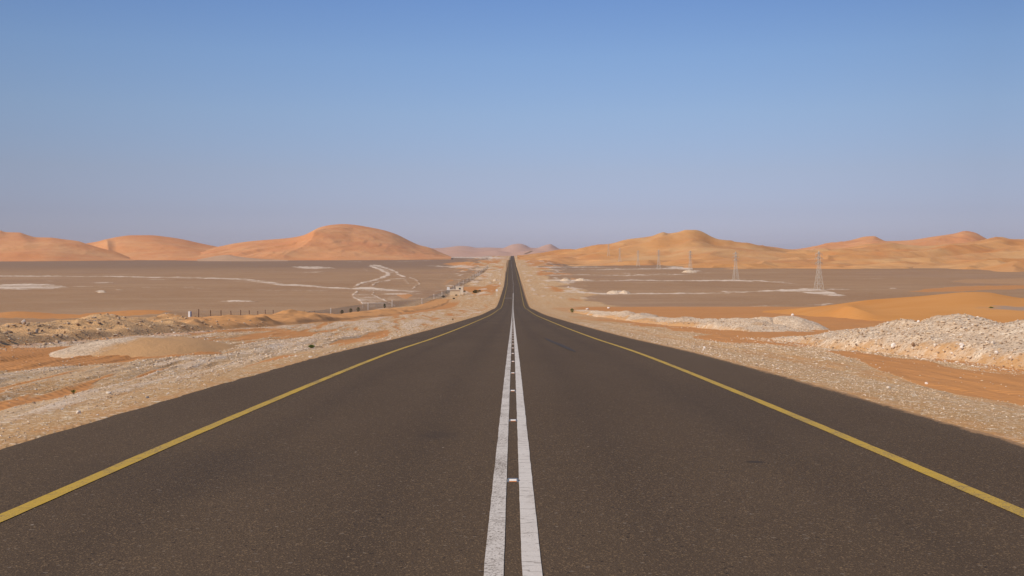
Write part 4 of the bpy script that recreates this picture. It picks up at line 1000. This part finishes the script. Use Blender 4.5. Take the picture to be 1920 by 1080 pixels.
# ------------------------------------------------------------------ shrubs
def leaf_mat(name, c):
    g = NT(name); v = g.noise(6, 3); g.b.inputs['Roughness'].default_value = .7
    return g.out(g.mix(g.rng(v, .3, .7), tuple(a*.7 for a in c), tuple(a*1.3 for a in c)))
M_LEAFD = leaf_mat('dark_foliage', (.055, .062, .022)); M_LEAFG = leaf_mat('green_foliage', (.14, .17, .045)); M_DRY = leaf_mat('dry_scrub', (.13, .10, .055)); M_STEM = simple('stem', (.16, .11, .07), .9)
def shrub(x, y, r, h, n, mat, seed, label, pts_up=1.0, leaf=.06, group=None, z=None):
    rs = np.random.default_rng(seed); z = surf(x, y) if z is None else z
    o = empty('shrub', (x, y, z)); tag(o, label, 'shrub', group)
    t = rs.random(n)**.8; ang = rs.random(n)*2*math.pi; rr = r*np.sqrt(rs.random(n))*np.sin(np.clip(.25 + t*2.6*pts_up, 0, math.pi))
    c = np.stack([np.cos(ang)*rr, np.sin(ang)*rr, h*t + .02], 1); L = leaf*(.6 + .9*rs.random(n))[:, None]
    d = c/np.linalg.norm(c, axis=1, keepdims=True) + rs.normal(0, .6, (n, 3)); d /= np.linalg.norm(d, axis=1, keepdims=True)
    e = np.cross(d, rs.normal(0, 1, (n, 3))); e /= np.linalg.norm(e, axis=1, keepdims=True)
    V = np.stack([c, c + d*L*.5 + e*L*.28, c + d*L, c + d*L*.5 - e*L*.28], 1).reshape(-1, 3)
    link('foliage', mesh_np('foliage', V, np.arange(4*n).reshape(-1, 4), False), mat, o)
    m = MB()
    for k in range(7):
        a = rs.random()*6.28; m.bar((0, 0, -.05), (math.cos(a)*r*.5, math.sin(a)*r*.5, h*.6), .02*h + .004, 4, .006)
    m.build('stem', M_STEM, o)
def shrub_at(px, py, wpx, hpx, mat, seed, label, n=500, up=1.0):
    x, y, z = spot(px, py); s_ = F/y; shrub(x, y, .5*wpx/s_, hpx/s_, n, mat, seed, label, up, leaf=max(.035, .13*wpx/s_))
for i, (px, wp, hp, lb) in enumerate([(635, 5, 5.4, 'small dark bushy shrub nearest the tall white fence post'), (651.2, 5.6, 6, 'dark shrub in the middle of three by the fence'), (665.6, 6, 6, 'dark shrub on the right of three by the fence'), (715.2, 4, 6, 'lone small dark shrub by the fence, between two white posts')]):
    yb = [292, 295, 299, 316][i]; x = world_at(px, yb) + 1.0; s_ = F/yb
    shrub(x, yb, .5*wp/s_*1.25, hp/s_*1.35, 420, M_LEAFD, 50+i, lb, 1.0, .13)
shrub_at(1858, 585, 13, 8, M_LEAFG, 60, 'green bush alone on the orange dune behind the rubble bank', 900) if False else None
def on_dune():
    x, y = world_at(1858.5, 114), 114
    return x, y
gx, gy = on_dune(); shrub(gx, gy, .42, .55, 700, M_LEAFG, 60, 'green bush alone on the orange dune behind the rubble bank', 1.0, .075, z=-(585.4-HZ)/F*gy)
shrub_at(1072.5, 586, 7, 7, M_LEAFG, 61, 'small green bush on the right verge where the road drops into the valley')
shrub_at(584, 653.2, 11, 4, M_LEAFG, 62, 'low flat green plant on the left gravel verge', 500, 1.0); shrub_at(849, 600.6, 2.6, 2.6, M_LEAFD, 63, 'tiny dark green plant on the left verge close to the far bend of the slope', 120)
shrub_at(138, 739.5, 5, 3.2, leaf_mat('yellow_green', (.30, .24, .06)), 64, 'tiny yellowish weed on the left gravel verge', 60)
for k, (px, py, wp, hp, lb) in enumerate([(871, 548.4, 5, 3.4, 'dark scrub touching the right side of the shed'), (892, 549.4, 12, 4.6, 'wide grey green scrub right of the shed'), (899, 547, 6, 3, 'brownish scrub at the right end of the scrub patch'), (831, 558, 6, 3.4, 'dark scrub at the foot of the fence, left of the pump house'), (837, 551, 4, 4, 'dark scrub under the water tank'), (855.5, 554.6, 5.5, 1.8, 'low dark scrub in front of the pump house'), (851, 561, 5, 2, 'brown scrub below the pump house, on bare sand')]):
    shrub_at(px, py, wp, hp, [M_LEAFD, M_LEAFD, M_DRY, M_DRY, M_LEAFD, M_DRY, M_DRY][k], 70+k, lb, 300)

# ------------------------------------------------------------------ stones
phi = (1+5**.5)/2
IV = np.array([(-1, phi, 0), (1, phi, 0), (-1, -phi, 0), (1, -phi, 0), (0, -1, phi), (0, 1, phi), (0, -1, -phi), (0, 1, -phi), (phi, 0, -1), (phi, 0, 1), (-phi, 0, -1), (-phi, 0, 1)])/1.902
IF = np.array([(0, 11, 5), (0, 5, 1), (0, 1, 7), (0, 7, 10), (0, 10, 11), (1, 5, 9), (5, 11, 4), (11, 10, 2), (10, 7, 6), (7, 1, 8), (3, 9, 4), (3, 4, 2), (3, 2, 6), (3, 6, 8), (3, 8, 9), (4, 9, 5), (2, 4, 11), (6, 2, 10), (8, 6, 7), (9, 8, 1)])
OV = np.array([(1, 0, 0), (0, 1, 0), (-1, 0, 0), (0, -1, 0), (0, 0, 1), (0, 0, -1)], float); OF = np.array([(0, 1, 4), (1, 2, 4), (2, 3, 4), (3, 0, 4), (1, 0, 5), (2, 1, 5), (3, 2, 5), (0, 3, 5)])
def stones(name, P, S, tint, label, seed, small=False):
    rs = np.random.default_rng(seed); n = len(P); V0, F0 = (OV, OF) if small else (IV, IF); q = len(V0)
    v = V0[None]*(1 + rs.uniform(-.28, .28, (n, q, 1))); sc3 = S[:, None]*np.stack([rs.uniform(.8, 1.5, n), rs.uniform(.7, 1.2, n), rs.uniform(.4, .8, n)], 1)
    v = v*sc3[:, None]; a = rs.random(n)*6.28; ca, sa = np.cos(a)[:, None], np.sin(a)[:, None]
    v = np.stack([v[..., 0]*ca - v[..., 1]*sa, v[..., 0]*sa + v[..., 1]*ca, v[..., 2]], -1) + P[:, None]
    fc = (F0[None] + q*np.arange(n)[:, None, None]).reshape(-1, 3)
    me = mesh_np(name, v.reshape(-1, 3), fc, False); col_attr(me, 'tint', np.repeat(tint, q, 0))
    o = link(name, me, M_STONE); tag(o, label, 'gravel', kind='stuff'); return o
def tints(n, rs, light=.5):
    pal = np.array([(.72, .56, .395), (.62, .45, .285), (.54, .38, .25), (.42, .28, .18), (.27, .18, .12), (.80, .70, .59)])
    p = np.array([.28*light*2, .25, .25, .12, .07, .12*light*2]); p /= p.sum()
    return pal[rs.choice(6, n, p=p)]*rs.uniform(.88, 1.08, (n, 1))
def scatter(n, x0, x1, y0, y1, rs, dens, zf, smin, smax, pw=3.0):
    y = y0*(y1/y0)**rs.random(n*2); x = rs.uniform(x0, x1, n*2)
    keep = rs.random(n*2) < dens(x, y); x, y = x[keep][:n], y[keep][:n]
    s = smin + (smax-smin)*rs.random(len(x))**pw; s = s*np.clip(y/22, .55, 1.6)
    return np.stack([x, y, zf(x, y) + s*.15], 1), s
rs = np.random.default_rng(11)
P1, S1 = scatter(52000, -19.5, -5.40, 7.5, 95, rs, lambda x, y: (.10 + .90*sstep(rows(x, y), .25, .75))*(1 - .95*sstep(ground_masks(x, y)[0], .3, .8)), ground_z, .007, .034, 4)
P2, S2 = scatter(30000, 5.6, 12.5, 7.5, 95, rs, lambda x, y: (.35 + .65*sstep(rows(x, y), .2, .7))*(1 - .95*sstep(ground_masks(x, y)[0], .3, .8)), ground_z, .006, .028, 4)
stones('gravel', np.concatenate([P1, P2]), np.concatenate([S1, S2]), tints(len(P1)+len(P2), rs, .5), 'pale and brown gravel strewn over both road verges', 3, True)
PS, SS = scatter(500, 6.0, 14, 12, 40, rs, lambda x, y: .6 + 0*x, ground_z, .008, .03, 4)
def vec_s(f): return lambda x, y: np.maximum(ground_z(x, y), np.array([f(a, b) for a, b in zip(x, y)]))
P3, S3 = scatter(16000, 11.2, 17.5, 19.5, 49, rs, lambda x, y: np.ones_like(x), vec_s(sA), .006, .036, 5)
P4, S4 = scatter(9000, 12, 21, 62, 215, rs, lambda x, y: np.where(np.abs(x - np.interp(y, rb_y, rb_x)) < 2.3, 1.0, .05), vec_s(sB), .012, .045, 5)
stones('rubble_stones', np.concatenate([P3, P4]), np.concatenate([S3, S4]), tints(len(P3)+len(P4), rs, .9), 'loose white stones lying all over the rubble banks', 4)
P5, S5 = scatter(3000, -28, -18.5, 36, 80, rs, lambda x, y: np.clip(1.3 - (y-36)/45, .12, 1), vec_s(sL), .008, .075, 5)
stones('bank_stones', P5, S5, tints(len(P5), rs, .18)*.8, 'brown and grey stones lodged in the left sand bank', 5)

import bmesh
def rock(px, py, wpx, hpx, col, seed, label, y=None, f=None):
    if y is None:
        def sf(xs, ys):
            z = ground_z(xs, ys)
            for i in range(len(xs)):
                if 11 < xs[i] < 18 and 19 < ys[i] < 50: z[i] = max(z[i], sA(xs[i], ys[i]))
                elif 11 < xs[i] < 22 and 62 < ys[i] < 230: z[i] = max(z[i], sB(xs[i], ys[i]))
                elif -30 < xs[i] < -17 and 31 < ys[i] < 398: z[i] = max(z[i], sL(xs[i], ys[i]))
            return z
        ys = 6*(900/6)**np.linspace(0, 1, 2500); xs = (px - 960.5)/F*ys
        z = sf(xs, ys); k = int(np.argmax(z >= -(py - HZ)/F*ys)); x, y, zz = xs[k], ys[k], z[k]
    s_ = F/y; bm = bmesh.new(); bmesh.ops.create_icosphere(bm, subdivisions=3, radius=1)
    rs = np.random.default_rng(seed); pl = rs.normal(0, 1, (9, 3)); pl /= np.linalg.norm(pl, axis=1, keepdims=True); cut = rs.uniform(.60, .9, 9)
    for v in bm.verts:
        p = np.array(v.co)
        for a, c in zip(pl, cut):
            q = p @ a
            if q > c: p = p - a*(q-c)*.9
        v.co = Vector(p*(1 + .05*rs.normal()*.5))
    me = bpy.data.meshes.new('rock'); bm.to_mesh(me); bm.free()
    me.transform(__import__('mathutils').Matrix.Diagonal((.5*wpx/s_, .45*wpx/s_, .62*hpx/s_, 1)))
    col_attr(me, 'tint', np.tile(col, (len(me.vertices), 1)))
    o = link('rock', me, M_STONE); o.location = (x, y, zz + .35*hpx/s_); o.rotation_euler = (0, 0, rs.random()*6); tag(o, label, 'rock'); return o
WH = (.86, .80, .74); CR = (.78, .68, .56); BR = (.30, .17, .09); GY = (.34, .32, .29)
for a in [(1675, 654, 10, 9, WH, 1, 'large round white rock at the left foot of the rubble bank'), (1712, 651, 7, 6, BR, 2, 'dark brown rock just right of the large white one'),
          (1753, 650, 7, 6, CR, 3, 'cream rock on the rubble slope, right of the brown rock'), (1803, 649, 9, 6, WH, 4, 'white rock, upper one of a close pair on the rubble slope'),
          (1803, 656, 7, 5, WH, 5, 'white rock, lower one of a close pair on the rubble slope'), (1861, 645, 7, 6, CR, 6, 'pale rock alone on the lower slope of the rubble bank'), (1868, 663, 8, 5, WH, 7, 'flat white rock at the foot of the rubble bank, far right'),
          (1895, 673, 6, 5, CR, 8, 'small pale rock among the last stones before the orange sand strip'), (1722, 606, 5, 4, WH, 9, 'white rock on the saddle of the rubble crest'), (1803, 588, 4.5, 4, WH, 10, 'small white rock on the very top of the rubble bank'),
          (44, 607.5, 9, 9, CR, 11, 'upright pale boulder on the left end of the sand bank'), (69, 624, 6, 8, GY, 12, 'blue grey rock on the face of the sand bank'), (47, 609, 6, 5, BR, 13, 'reddish dark rock leaning on the upright pale boulder'),
          (146, 611, 7, 4, BR, 14, 'dark rock near the crest of the sand bank, below a pale post'), (121, 624.5, 5, 4.5, BR, 15, 'dark rock halfway down the sand bank face'), (203, 738.5, 11, 5, CR, 16, 'flat pale stone lying on the left gravel verge'),
          (276, 746.5, 7, 4, GY, 17, 'grey stone on the left verge close to the asphalt'), (147, 775, 9, 6, CR, 18, 'pale stone near the asphalt edge at lower left'), (97, 645.5, 9, 3, WH, 19, 'long white stone at the foot of the sand bank'),
          (1737, 720.5, 7, 4, WH, 20, 'white stone on the gravel between road and orange sand strip'), (1666, 728, 9, 4, CR, 21, 'pale flat stone on the right gravel verge'), (1486, 592.5, 7, 5, WH, 22, 'white rock on the crest of the distant rubble heaps'), (1321, 653.5, 5, 4, WH, 23, 'lone white stone on the grey gravel, right verge'),
          (1141, 578.5, 6, 3, WH, 24, 'white block at the edge of the plain beyond the rubble heaps'), (1101, 580.5, 7, 3.4, WH, 25, 'bright white block beyond the green bush'), (1066, 539.5, 4, 2.6, WH, 26, 'tiny white rock on the plain right of the road')]:
    rock(*a)

# ------------------------------------------------------------------ dusty air
hz = MB().box((0, 5600, 28), (17000, 15600, 144))
hz = hz.build('haze', None); tag(hz, kind='stuff'); hz['label'] = 'pale dusty air fading the far dunes'; hz['category'] = 'haze'
hm = bpy.data.materials.new('haze_air'); hm.use_nodes = True; t_ = hm.node_tree; t_.nodes.remove(t_.nodes['Principled BSDF'])
pv_ = t_.nodes.new('ShaderNodeVolumePrincipled'); pv_.inputs['Color'].default_value = (.86, .84, .92, 1); pv_.inputs['Density'].default_value = HAZE; pv_.inputs['Anisotropy'].default_value = .2
t_.links.new(pv_.outputs[0], t_.nodes['Material Output'].inputs['Volume']); hz.data.materials.append(hm)
